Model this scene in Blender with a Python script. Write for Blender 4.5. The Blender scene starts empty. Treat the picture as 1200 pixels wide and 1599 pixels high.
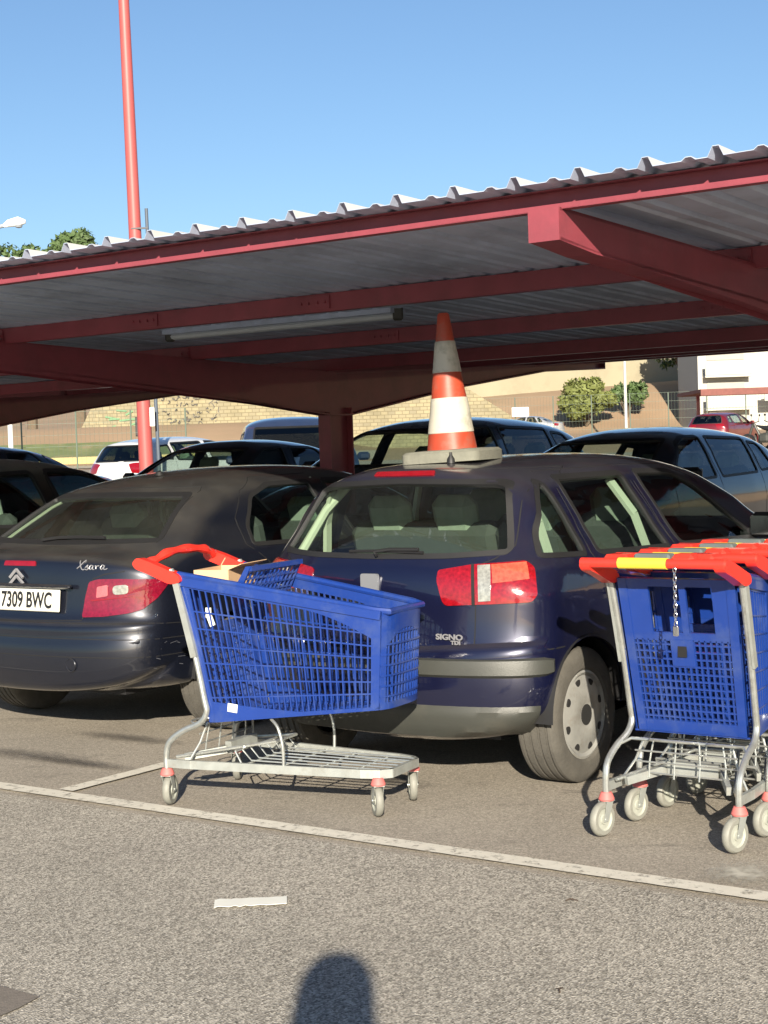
import bpy, bmesh, math, random
from mathutils import Vector, Matrix, noise
from mathutils.bvhtree import BVHTree
from math import sin, cos, radians, pi, atan2, sqrt
random.seed(7)
sc = bpy.context.scene
col = sc.collection
# ------------------------------------------------------------------ camera
EYE = 1.42
cam_d = bpy.data.cameras.new('camera'); cam = bpy.data.objects.new('camera', cam_d); col.objects.link(cam)
cam_d.sensor_fit = 'HORIZONTAL'; cam_d.sensor_width = 36.0; cam_d.lens = 36.0 * 2440 / 1200
cam_d.clip_start = 0.05; cam_d.clip_end = 6000
cam.matrix_world = Matrix.Translation((0, 0, EYE)) @ Matrix.Rotation(radians(90 - 2.16), 4, 'X') @ Matrix.Rotation(radians(-1.9), 4, 'Z')
sc.camera = cam
# ------------------------------------------------------------------ sky, sun, exposure
SUN_EL, SUN_AZ = 20.5, 0.0        # light travels away from the camera, azimuth measured from +Y
w = bpy.data.worlds.new('World'); sc.world = w; w.use_nodes = True
nt = w.node_tree; bg = nt.nodes['Background']
sky = nt.nodes.new('ShaderNodeTexSky'); sky.sky_type = 'NISHITA'; sky.sun_disc = False
sky.sun_elevation = radians(SUN_EL); sky.sun_rotation = radians(180 + SUN_AZ)
sky.air_density = 1.0; sky.dust_density = 0.6; sky.ozone_density = 4.0; sky.altitude = 50
nt.links.new(sky.outputs[0], bg.inputs[0]); bg.inputs[1].default_value = 0.063
sun_d = bpy.data.lights.new('sun', 'SUN'); sun_d.energy = 5.0; sun_d.angle = radians(0.5); sun_d.color = (1.0, 0.90, 0.74)
sun = bpy.data.objects.new('sun', sun_d); col.objects.link(sun)
ld = Vector((sin(radians(SUN_AZ)) * cos(radians(SUN_EL)), cos(radians(SUN_AZ)) * cos(radians(SUN_EL)), -sin(radians(SUN_EL))))
sun.rotation_euler = ld.to_track_quat('-Z', 'Y').to_euler()
sc.view_settings.view_transform = 'Standard'; sc.view_settings.look = 'None'
sc.view_settings.exposure = 1.14; sc.view_settings.gamma = 1.0
sc.render.engine = 'CYCLES'
sc.cycles.max_bounces = 8; sc.cycles.transparent_max_bounces = 16; sc.cycles.glossy_bounces = 4; sc.cycles.diffuse_bounces = 4
# ------------------------------------------------------------------ row frame: r = across the bays, a = along the bays
AXR = radians(35.66)
AX = Vector((sin(AXR), cos(AXR), 0)); RX = Vector((cos(AXR), -sin(AXR), 0))
def row(r, a, z=0.0): return RX * r + AX * a + Vector((0, 0, z))
def rise(x, y):
    t = max(0.0, y - 9.5); return 0.0235 * (t * t / (t + 3.0))
# ------------------------------------------------------------------ materials
def mat(name, colr, rough=0.6, metal=0.0, coat=0.0, var=0.0, vscale=8.0, bump=0.0, bscale=40.0, dust=None, emis=None, spec=0.5, dirt=None):
    m = bpy.data.materials.new(name); m.use_nodes = True; t = m.node_tree; b = t.nodes['Principled BSDF']
    b.inputs['Base Color'].default_value = (*colr, 1); b.inputs['Roughness'].default_value = rough
    b.inputs['Metallic'].default_value = metal; b.inputs['Coat Weight'].default_value = coat; b.inputs['Coat Roughness'].default_value = 0.04
    b.inputs['Specular IOR Level'].default_value = spec
    L = t.links; tc = t.nodes.new('ShaderNodeTexCoord'); last = None
    if var or dust or dirt:
        n = t.nodes.new('ShaderNodeTexNoise'); n.inputs['Scale'].default_value = vscale; n.inputs['Detail'].default_value = 6
        L.new(tc.outputs['Object'], n.inputs['Vector'])
        mx = t.nodes.new('ShaderNodeMix'); mx.data_type = 'RGBA'
        mx.inputs[6].default_value = (*[c * (1 - var) for c in colr], 1); mx.inputs[7].default_value = (*[min(1, c * (1 + var)) for c in colr], 1)
        L.new(n.outputs['Fac'], mx.inputs[0]); last = mx.outputs[2]
    if dirt:
        dc, amt = dirt
        n2 = t.nodes.new('ShaderNodeTexNoise'); n2.inputs['Scale'].default_value = vscale * .6; n2.inputs['Detail'].default_value = 10; n2.inputs['Roughness'].default_value = .7
        L.new(tc.outputs['Object'], n2.inputs['Vector'])
        cr = t.nodes.new('ShaderNodeValToRGB'); cr.color_ramp.elements[0].position = .5 ; cr.color_ramp.elements[1].position = .72
        cr.color_ramp.elements[1].color = (amt, amt, amt, 1); L.new(n2.outputs['Fac'], cr.inputs[0])
        mx2 = t.nodes.new('ShaderNodeMix'); mx2.data_type = 'RGBA'; L.new(cr.outputs[0], mx2.inputs[0]); L.new(last, mx2.inputs[6]); mx2.inputs[7].default_value = (*dc, 1)
        last = mx2.outputs[2]
    if dust:                                   # settled dust: thicker on faces that look upward
        dc, up, base = dust
        g = t.nodes.new('ShaderNodeNewGeometry'); sx = t.nodes.new('ShaderNodeSeparateXYZ'); L.new(g.outputs['Normal'], sx.inputs[0])
        mr = t.nodes.new('ShaderNodeMapRange'); mr.inputs[1].default_value = .45; mr.inputs[2].default_value = 1.0; mr.inputs[3].default_value = base; mr.inputs[4].default_value = up
        L.new(sx.outputs[2], mr.inputs[0])
        n3 = t.nodes.new('ShaderNodeTexNoise'); n3.inputs['Scale'].default_value = 5; n3.inputs['Detail'].default_value = 8; L.new(tc.outputs['Object'], n3.inputs['Vector'])
        mm = t.nodes.new('ShaderNodeMath'); mm.operation = 'MULTIPLY'; L.new(mr.outputs[0], mm.inputs[0])
        mr2 = t.nodes.new('ShaderNodeMapRange'); mr2.inputs[1].default_value = .3; mr2.inputs[2].default_value = .7; mr2.inputs[3].default_value = .6; mr2.inputs[4].default_value = 1.2; L.new(n3.outputs['Fac'], mr2.inputs[0])
        L.new(mr2.outputs[0], mm.inputs[1])
        mx3 = t.nodes.new('ShaderNodeMix'); mx3.data_type = 'RGBA'; L.new(mm.outputs[0], mx3.inputs[0]); L.new(last, mx3.inputs[6]); mx3.inputs[7].default_value = (*dc, 1)
        last = mx3.outputs[2]
        ra = t.nodes.new('ShaderNodeMapRange'); ra.inputs[3].default_value = rough; ra.inputs[4].default_value = .75; L.new(mm.outputs[0], ra.inputs[0]); L.new(ra.outputs[0], b.inputs['Roughness'])
        ca = t.nodes.new('ShaderNodeMapRange'); ca.inputs[3].default_value = coat; ca.inputs[4].default_value = coat * .25; L.new(mm.outputs[0], ca.inputs[0]); L.new(ca.outputs[0], b.inputs['Coat Weight'])
        cr2 = t.nodes.new('ShaderNodeMapRange'); cr2.inputs[3].default_value = .05; cr2.inputs[4].default_value = .4; L.new(mm.outputs[0], cr2.inputs[0]); L.new(cr2.outputs[0], b.inputs['Coat Roughness'])
        me = t.nodes.new('ShaderNodeMapRange'); me.inputs[3].default_value = metal; me.inputs[4].default_value = 0; L.new(mm.outputs[0], me.inputs[0]); L.new(me.outputs[0], b.inputs['Metallic'])
    if last: L.new(last, b.inputs['Base Color'])
    if bump:
        nb = t.nodes.new('ShaderNodeTexNoise'); nb.inputs['Scale'].default_value = bscale; nb.inputs['Detail'].default_value = 5; L.new(tc.outputs['Object'], nb.inputs['Vector'])
        bu = t.nodes.new('ShaderNodeBump'); bu.inputs['Strength'].default_value = bump; bu.inputs['Distance'].default_value = .01
        L.new(nb.outputs['Fac'], bu.inputs['Height']); L.new(bu.outputs[0], b.inputs['Normal'])
    if emis: b.inputs['Emission Color'].default_value = (*emis[0], 1); b.inputs['Emission Strength'].default_value = emis[1]
    return m
def glass_mat(name, tint, rough=0.02, film=0.0, filmc=(.3, .3, .25)):
    m = bpy.data.materials.new(name); m.use_nodes = True; t = m.node_tree; t.nodes.remove(t.nodes['Principled BSDF']); out = t.nodes['Material Output']
    tr = t.nodes.new('ShaderNodeBsdfTransparent'); tr.inputs[0].default_value = (*tint, 1)
    gl = t.nodes.new('ShaderNodeBsdfGlossy'); gl.inputs['Roughness'].default_value = rough; gl.inputs[0].default_value = (.9, .95, 1, 1)
    ge = t.nodes.new('ShaderNodeNewGeometry'); dt = t.nodes.new('ShaderNodeVectorMath'); dt.operation = 'DOT_PRODUCT'
    t.links.new(ge.outputs['Normal'], dt.inputs[0]); t.links.new(ge.outputs['Incoming'], dt.inputs[1])
    def mth(op, a, b=None):
        q = t.nodes.new('ShaderNodeMath'); q.operation = op
        for i, x in enumerate((a, b)):
            if x is None: continue
            if isinstance(x, (int, float)): q.inputs[i].default_value = x
            else: t.links.new(x, q.inputs[i])
        return q.outputs[0]
    fr = mth('ADD', mth('MULTIPLY', mth('POWER', mth('SUBTRACT', 1.0, mth('ABSOLUTE', dt.outputs['Value'])), 5.0), .93), .07)
    mx = t.nodes.new('ShaderNodeMixShader'); t.links.new(fr, mx.inputs[0]); t.links.new(tr.outputs[0], mx.inputs[1]); t.links.new(gl.outputs[0], mx.inputs[2])
    res = mx.outputs[0]
    if film:                                   # a film of dust on the pane
        df = t.nodes.new('ShaderNodeBsdfDiffuse'); df.inputs[0].default_value = (*filmc, 1)
        tc = t.nodes.new('ShaderNodeTexCoord'); n = t.nodes.new('ShaderNodeTexNoise'); n.inputs['Scale'].default_value = 4; n.inputs['Detail'].default_value = 7
        t.links.new(tc.outputs['Object'], n.inputs['Vector'])
        mr = t.nodes.new('ShaderNodeMapRange'); mr.inputs[1].default_value = .3; mr.inputs[2].default_value = .7; mr.inputs[3].default_value = film * .5; mr.inputs[4].default_value = film * 1.5
        t.links.new(n.outputs['Fac'], mr.inputs[0])
        m2 = t.nodes.new('ShaderNodeMixShader'); t.links.new(mr.outputs[0], m2.inputs[0]); t.links.new(res, m2.inputs[1]); t.links.new(df.outputs[0], m2.inputs[2]); res = m2.outputs[0]
    t.links.new(res, out.inputs[0]); return m
DUSTC = (.30, .27, .20)
M = {}
M['ibiza'] = mat('dark_blue_paint', (.0045, .006, .028), .3, .35, 1, var=.15, dust=(DUSTC, .13, .004))
M['xsara'] = mat('navy_paint', (.0065, .0085, .017), .35, .35, 1, var=.15, dust=(DUSTC, .19, .003))
M['greyp'] = mat('graphite_paint', (.014, .015, .014), .35, .4, 1, var=.1, dust=((.33, .32, .25), .5, .03))
M['black'] = mat('black_paint', (.003, .004, .007), .25, .2, 1, var=.1, dust=(DUSTC, .06, .01))
M['navy'] = mat('midnight_paint', (.006, .011, .028), .3, .4, 1, var=.1, dust=(DUSTC, .06, .01))
M['bluev'] = mat('blue_paint', (.018, .035, .09), .35, .3, 1, var=.1, dust=(DUSTC, .06, .01))
M['white'] = mat('white_paint', (.52, .53, .54), .3, 0, 1, var=.04)
M['silver'] = mat('silver_paint', (.55, .56, .57), .35, .5, 1, var=.04)
M['redp'] = mat('red_paint', (.14, .008, .014), .3, .2, 1, var=.1)
M['rubber'] = mat('black_rubber', (.012, .012, .013), .55, var=.3)
M['gap'] = mat('shut_line', (.004, .004, .005), .8)
M['dplastic'] = mat('grey_plastic', (.040, .042, .037), .45, var=.25, vscale=6, bump=.15, bscale=300, dirt=((.11, .10, .08), .35))
M['tyre'] = mat('dusty_tyre', (.075, .07, .06), .85, var=.35, vscale=18, bump=.3, bscale=90)
M['hub'] = mat('hubcap_silver', (.33, .33, .31), .4, .35, var=.2, vscale=25, dirt=((.2, .17, .13), .6))
M['hole'] = mat('hubcap_hole', (.01, .01, .01), .8)
M['glass'] = glass_mat('car_glass', (.70, .79, .73))
M['glassd'] = glass_mat('dusty_glass', (.72, .80, .73), .02, .010)
M['glassx'] = glass_mat('dustier_glass', (.62, .70, .62), .03, .04, (.26, .27, .22))
M['privacy'] = glass_mat('dark_glass', (.05, .06, .07))
M['interior'] = mat('cabin_trim', (.035, .04, .038), .8, var=.2)
M['seat'] = mat('seat_cloth', (.22, .27, .22), .9, var=.2, vscale=30, bump=.2, bscale=200)
M['seatback'] = mat('seat_back_cloth', (.05, .06, .055), .9, var=.2, vscale=30)
M['trimlight'] = mat('pale_pillar_trim', (.45, .50, .40), .7, var=.1)
M['chrome'] = mat('chrome', (.75, .75, .76), .18, 1.0)
M['lampred'] = mat('red_lens', (.21, .004, .008), .12, 0, 1, var=.75, vscale=70, bump=.06, bscale=50)
M['lampwine'] = mat('wine_red_lens', (.15, .004, .016), .12, 0, 1, var=.6, vscale=60, bump=.05, bscale=50)
M['lampdark'] = mat('dark_red_lens', (.20, .003, .008), .15, 0, 1, var=.25, vscale=25, bump=.2, bscale=70)
M['lamppink'] = mat('pink_lens', (.38, .10, .11), .2, 0, 1, var=.25, vscale=35, bump=.3, bscale=90)
M['lamporange'] = mat('amber_lens', (.42, .075, .045), .12, 0, 1, var=.7, vscale=60, bump=.06, bscale=70)
M['lampclear'] = mat('clear_lens', (.30, .30, .27), .12, .3, 1, var=.8, vscale=60, bump=.12, bscale=90)
M['plate'] = mat('plate_white', (.60, .59, .53), .4, var=.05)
M['ink'] = mat('black_ink', (.01, .01, .012), .5)
M['badge'] = mat('badge_silver', (.30, .30, .32), .3, .4)
M['euroblue'] = mat('plate_blue', (.02, .05, .35), .4)
M['redsteel'] = mat('red_painted_steel', (.225, .042, .058), .5, 0, .15, var=.3, vscale=5, bump=.1, bscale=30, dirt=((.12, .035, .042), .5))
M['redpole'] = mat('red_pole_paint', (.36, .075, .070), .5, var=.1, vscale=2)
M['sheet'] = mat('galvanised_sheet', (.46, .53, .68), .5, .25, var=.3, vscale=2.2, dirt=((.24, .27, .34), .8))
M['sheettop'] = mat('white_coated_sheet', (.45, .45, .44), .5, 0, 0, var=.12, vscale=2, dirt=((.35, .34, .30), .6))
M['steel'] = mat('galvanised_steel', (.48, .50, .48), .35, .75, var=.25, vscale=30, dirt=((.30, .28, .24), .7))
M['galv'] = mat('zinc_plate', (.38, .40, .38), .45, .5, var=.25, vscale=20, dirt=((.26, .24, .20), .6))
M['cartblue'] = mat('cart_blue_plastic', (.008, .034, .20), .34, 0, .4, var=.15, vscale=8, dirt=((.06, .09, .20), .6))
M['cartred'] = mat('cart_red_plastic', (.72, .035, .022), .35, 0, .3, var=.12, vscale=14)
M['cartyel'] = mat('cart_yellow_plastic', (.80, .58, .05), .4, 0, .2, var=.1)
M['cartpink'] = mat('faded_red_collar', (.50, .13, .12), .6, var=.2, vscale=30)
M['wheelg'] = mat('grey_caster_tyre', (.20, .20, .175), .6, var=.25, vscale=40)
M['wheelc'] = mat('pale_caster_hub', (.30, .31, .27), .5, var=.25, vscale=40)
M['lockgrey'] = mat('lock_grey', (.10, .12, .12), .5, var=.3)
M['card'] = mat('cardboard', (.58, .38, .22), .85, var=.12, vscale=12)
M['paper'] = mat('white_paper', (.68, .68, .62), .7, var=.05)
M['conered'] = mat('cone_red', (.34, .046, .020), .5, var=.3, vscale=14, dirt=((.20, .11, .08), .8))
M['conewhite'] = mat('cone_white', (.46, .44, .37), .45, var=.1, vscale=9, dirt=((.15, .15, .11), .9))
M['conebase'] = mat('cone_base', (.16, .16, .13), .85, var=.3, vscale=14, bump=.3, bscale=60)
# ------------------------------------------------------------------ mesh collecting
class MB:
    def __init__(s): s.v = []; s.f = []; s.mi = []; s.cur = 0
    def add(s, vs, fs):
        o = len(s.v); s.v += [tuple(v) for v in vs]; s.f += [tuple(i + o for i in f) for f in fs]; s.mi += [s.cur] * len(fs)
    def box(s, c, d, R=None, bev=0.0):
        x, y, z = d[0] / 2, d[1] / 2, d[2] / 2; c = Vector(c)
        if bev:
            b = min(bev, x * .9, y * .9, z * .9); vs = []
            for sx in (-1, 1):
                for sy in (-1, 1):
                    for sz in (-1, 1):
                        vs += [(sx * (x - b), sy * (y - b), sz * z), (sx * (x - b), sy * y, sz * (z - b)), (sx * x, sy * (y - b), sz * (z - b))]
            bm = bmesh.new()
            for p in vs: bm.verts.new(p)
            bmesh.ops.convex_hull(bm, input=bm.verts); bm.verts.index_update()
            vs = [Vector(v.co) for v in bm.verts]; fs = [[v.index for v in f.verts] for f in bm.faces]; bm.free()
        else:
            vs = [Vector((i * x, j * y, k * z)) for i in (-1, 1) for j in (-1, 1) for k in (-1, 1)]
            fs = [(0, 1, 3, 2), (4, 6, 7, 5), (0, 4, 5, 1), (2, 3, 7, 6), (0, 2, 6, 4), (1, 5, 7, 3)]
        if R is not None: vs = [R @ v for v in vs]
        s.add([v + c for v in vs], fs)
    def bar(s, p, q, wd, th, n=Vector((0, 0, 1))):
        p, q, n = Vector(p), Vector(q), Vector(n); d = (q - p); 
        if d.length < 1e-6: return
        d.normalize(); n = (n - d * n.dot(d)); n = n.normalized() if n.length > 1e-5 else d.orthogonal().normalized(); u = d.cross(n)
        vs = [e + u * (a * wd / 2) + n * (b * th / 2) for e in (p, q) for a, b in ((-1, -1), (1, -1), (1, 1), (-1, 1))]
        s.add(vs, [(0, 1, 2, 3), (7, 6, 5, 4), (0, 4, 5, 1), (1, 5, 6, 2), (2, 6, 7, 3), (3, 7, 4, 0)])
    def tube(s, pts, r, n=8, closed=False):
        pts = [Vector(p) for p in pts]; N = len(pts); rr = r if isinstance(r, (list, tuple)) else [r] * N
        prev = None; rings = []
        for i, p in enumerate(pts):
            if closed: d = pts[(i + 1) % N] - pts[i - 1]
            else: d = pts[min(i + 1, N - 1)] - pts[max(i - 1, 0)]
            d.normalize()
            if prev is None: a = d.orthogonal().normalized()
            else:
                a = prev - d * prev.dot(d); a = a.normalized() if a.length > 1e-5 else d.orthogonal().normalized()
            prev = a; b = d.cross(a)
            rings.append([p + (a * cos(2 * pi * k / n) + b * sin(2 * pi * k / n)) * rr[i] for k in range(n)])
        vs = [v for rg in rings for v in rg]; fs = []
        for i in range(N if closed else N - 1):
            j = (i + 1) % N
            for k in range(n): fs.append((i * n + k, i * n + (k + 1) % n, j * n + (k + 1) % n, j * n + k))
        if not closed: fs += [tuple(reversed(range(n))), tuple(range((N - 1) * n, N * n))]
        s.add(vs, fs)
    def lathe(s, prof, n=32, c=(0, 0, 0), axis='Z', a0=0, a1=2 * pi):
        full = abs(a1 - a0 - 2 * pi) < 1e-6; m = n if full else n + 1; vs = []; c = Vector(c)
        for k in range(m):
            a = a0 + (a1 - a0) * k / n
            for r, h in prof:
                if axis == 'Z': p = Vector((r * cos(a), r * sin(a), h))
                elif axis == 'X': p = Vector((h, r * cos(a), r * sin(a)))
                else: p = Vector((r * cos(a), h, r * sin(a)))
                vs.append(p + c)
        P = len(prof); fs = []
        for k in range(n):
            j = (k + 1) % m
            for i in range(P - 1): fs.append((k * P + i, j * P + i, j * P + i + 1, k * P + i + 1))
        s.add(vs, fs)
    def prism(s, poly, h0, h1, f):               # f(u, v, h) -> point
        n = len(poly); vs = [f(u, v, h0) for u, v in poly] + [f(u, v, h1) for u, v in poly]
        s.add(vs, [tuple(reversed(range(n))), tuple(range(n, 2 * n))] + [(i, (i + 1) % n, (i + 1) % n + n, i + n) for i in range(n)])
    def build(s, name, m, parent=None, smooth=True, loc=None, rz=None, ang=35, fix=True):
        me = bpy.data.meshes.new(name); me.from_pydata(s.v, [], s.f)
        ms = m if isinstance(m, (list, tuple)) else [m]
        for x in ms: me.materials.append(x)
        if len(ms) > 1: me.polygons.foreach_set('material_index', s.mi)
        if fix:
            bm = bmesh.new(); bm.from_mesh(me); bmesh.ops.recalc_face_normals(bm, faces=bm.faces); bm.to_mesh(me); bm.free()
        if smooth: me.shade_smooth(); me.set_sharp_from_angle(angle=radians(ang))
        o = bpy.data.objects.new(name, me); col.objects.link(o)
        if parent: o.parent = parent
        if loc is not None: o.location = loc
        if rz is not None: o.rotation_euler = (0, 0, rz)
        return o
def thing(name, label, cat, loc=(0, 0, 0), rz=0, group=None):
    o = bpy.data.objects.new(name, None); col.objects.link(o); o.location = loc; o.rotation_euler = (0, 0, rz)
    o['label'] = label; o['category'] = cat
    if group: o['group'] = group
    return o
def tag(o, label, cat, group=None):
    o['label'] = label; o['category'] = cat
    if group: o['group'] = group
    return o
def setting(o, kind='structure'): o['kind'] = kind; return o
def copy_tree(o, parent=None):
    c = o.copy(); col.objects.link(c); c.parent = parent
    for ch in [x for x in kids.get(o.name, [])]: copy_tree(ch, c)
    return c
kids = {}
def index_kids():
    kids.clear()
    for o in bpy.data.objects:
        if o.parent: kids.setdefault(o.parent.name, []).append(o)
def smooth_path(pts, per=8, closed=False):
    pts = [Vector(p) for p in pts]; out = []; N = len(pts)
    for i in range(N if closed else N - 1):
        if closed: p0, p1, p2, p3 = pts[i - 1], pts[i], pts[(i + 1) % N], pts[(i + 2) % N]
        else: p0, p1, p2, p3 = pts[max(i - 1, 0)], pts[i], pts[i + 1], pts[min(i + 2, N - 1)]
        for k in range(per):
            t = k / per
            out.append(.5 * ((2 * p1) + (p2 - p0) * t + (2 * p0 - 5 * p1 + 4 * p2 - p3) * t * t + (3 * p1 - p0 - 3 * p2 + p3) * t ** 3))
    if not closed: out.append(pts[-1])
    return out
_tc = {}
def text_mesh(txt, size, m, parent, name, M4, depth=.002, sx=1.0, bold=0.0):
    cu = bpy.data.curves.new(name, 'FONT'); cu.body = txt; cu.size = size; cu.extrude = depth; cu.align_x = 'CENTER'; cu.align_y = 'CENTER'; cu.offset = bold
    o = bpy.data.objects.new(name + '_tmp', cu); col.objects.link(o)
    dg = bpy.context.evaluated_depsgraph_get(); me = bpy.data.meshes.new_from_object(o.evaluated_get(dg)); bpy.data.objects.remove(o)
    for v in me.vertices: v.co.x *= sx
    me.transform(M4); me.materials.clear(); me.materials.append(m)
    q = bpy.data.objects.new(name, me); col.objects.link(q)
    if parent: q.parent = parent
    return q
# ------------------------------------------------------------------ cars
LOG = []
def lerp_tab(tab, z):
    if z <= tab[0][0]: return tab[0][1]
    for (a, b), (c, d) in zip(tab, tab[1:]):
        if z <= c:
            t = (z - a) / (c - a); t = t * t * (3 - 2 * t) * .35 + t * .65; return b + (d - b) * t
    return tab[-1][1]
def resample(pts, n):
    P = smooth_path([(p[0], p[1], 0) for p in pts], 10); L = [0]
    for a, b in zip(P, P[1:]): L.append(L[-1] + (b - a).length)
    out = []; j = 0
    for k in range(n):
        t = L[-1] * k / (n - 1)
        while j < len(L) - 2 and L[j + 1] < t: j += 1
        u = (t - L[j]) / max(1e-9, L[j + 1] - L[j]); q = P[j].lerp(P[j + 1], u); out.append((q.x, q.y))
    return out
def car_surface(c, res=1.0):
    nr, ntp, nf = int(34 * res), int(70 * res), int(20 * res)
    rear = resample(c['rear'], nr); top = resample([c['rear'][-1]] + c['top'], ntp); front = resample([c['top'][-1]] + c['front'], nf)
    y0, z0 = c['front'][-1]; y1, z1 = c['rear'][0]
    bot = [(y0 + (y1 - y0) * k / (ntp - 1), z0 + (z1 - z0) * k / (ntp - 1)) for k in range(ntp)]
    ya, yb = .62, c['L'] - .62; zk = .62
    loop = []
    for i, p in enumerate(rear[:-1]): loop.append((p, (ya, zk), c['r_rear'], c['n_rear']))
    for i, p in enumerate(top[:-1]):
        t = i / (ntp - 1); loop.append((p, (ya + (yb - ya) * t, zk), None, None))
    for i, p in enumerate(front[:-1]): loop.append((p, (yb, zk), c['r_front'], 2.4))
    for i, p in enumerate(bot[:-1]):
        t = i / (ntp - 1); loop.append((p, (yb + (ya - yb) * t, zk), .10, 3))
    N = len(loop); R = [0.0] * N; E = [0.0] * N
    for i, (p, k, r, n) in enumerate(loop):
        if r is None:
            r = lerp_tab(c['r_top'], p[0]); n = c.get('n_top', 2.8)
        R[i], E[i] = r, n
    for _ in range(int(6 * res)):
        R = [(R[i - 1] + R[i] + R[(i + 1) % N]) / 3 for i in range(N)]; E = [(E[i - 1] + E[i] + E[(i + 1) % N]) / 3 for i in range(N)]
    nc, ns = max(6, int(13 * res)), max(4, int(8 * res)); half = []
    for (p, k, _, _), r, n in zip(loop, R, E):
        P = Vector((p[0], p[1])); K = Vector(k); D = (K - P); dl = D.length; rr = min(r, dl * .6); ring = []
        # how deep the corner runs, measured along P->K
        for j in range(nc + 1):
            th = (pi / 2) * (j / nc) ** .9
            d = rr * (1 - cos(th) ** (2 / n)) if j < nc else rr
            q = P + D * (d / dl); fx = sin(th) ** (2 / n) if j else 0.0
            ring.append((c['X'](q.x, q.y) * fx, q.x, q.y))
        for j in range(1, ns + 1):
            q = P + D * ((rr + (dl - rr) * j / ns) / dl); ring.append((c['X'](q.x, q.y), q.x, q.y))
        half.append(ring)
    vs, fs = [], []; m = nc + ns + 1
    for sgn in (1, -1):
        base = len(vs)
        for ring in half:
            for x, y, z in ring: vs.append((sgn * x, y, z))
        for i in range(N):
            i2 = (i + 1) % N
            for j in range(m - 1):
                q = (base + i * m + j, base + i2 * m + j, base + i2 * m + j + 1, base + i * m + j + 1)
                fs.append(q if sgn > 0 else tuple(reversed(q)))
    me = bpy.data.meshes.new('shell'); me.from_pydata(vs, [], fs)
    bm = bmesh.new(); bm.from_mesh(me); bmesh.ops.remove_doubles(bm, verts=bm.verts, dist=.0004)
    bmesh.ops.dissolve_degenerate(bm, edges=bm.edges, dist=.0002); bmesh.ops.recalc_face_normals(bm, faces=bm.faces)
    bm.verts.ensure_lookup_table(); bm.normal_update()
    ctr = sum((f.normal.dot(f.calc_center_median() - Vector((0, c['L'] / 2, .7))) * f.calc_area() for f in bm.faces))
    if ctr < 0: bmesh.ops.reverse_faces(bm, faces=bm.faces); bm.normal_update()
    return bm, me
def resample_poly(poly, step):
    out = []
    for i in range(len(poly)):
        a = Vector(poly[i]); b = Vector(poly[(i + 1) % len(poly)]); n = max(1, int((b - a).length / step))
        for k in range(n): out.append(tuple(a.lerp(b, k / n)))
    return out
def round_poly(poly, r=.04, seg=4):
    out = []; n = len(poly)
    for i in range(n):
        p = Vector(poly[i]); a = Vector(poly[i - 1]) - p; b = Vector(poly[(i + 1) % n]) - p
        rr = min(r, a.length * .45, b.length * .45); A = p + a.normalized() * rr; B = p + b.normalized() * rr
        for k in range(seg + 1):
            t = k / seg; out.append(tuple((A * (1 - t) ** 2 + p * 2 * t * (1 - t) + B * t * t)))
    return out
def inset_poly(poly, d):
    n = len(poly); area = sum(poly[i - 1][0] * poly[i][1] - poly[i][0] * poly[i - 1][1] for i in range(n)); s = 1 if area > 0 else -1; out = []
    for i in range(n):
        p = Vector(poly[i]); a = (p - Vector(poly[i - 1])); b = (Vector(poly[(i + 1) % n]) - p)
        a = a.normalized() if a.length > 1e-7 else b.normalized(); b = b.normalized() if b.length > 1e-7 else a
        na = Vector((-a.y, a.x)) * s; nb = Vector((-b.y, b.x)) * s; m = na + nb
        m = m.normalized() if m.length > 1e-4 else na; out.append(tuple(p + m * d / max(.5, m.dot(na))))
    return out
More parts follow.
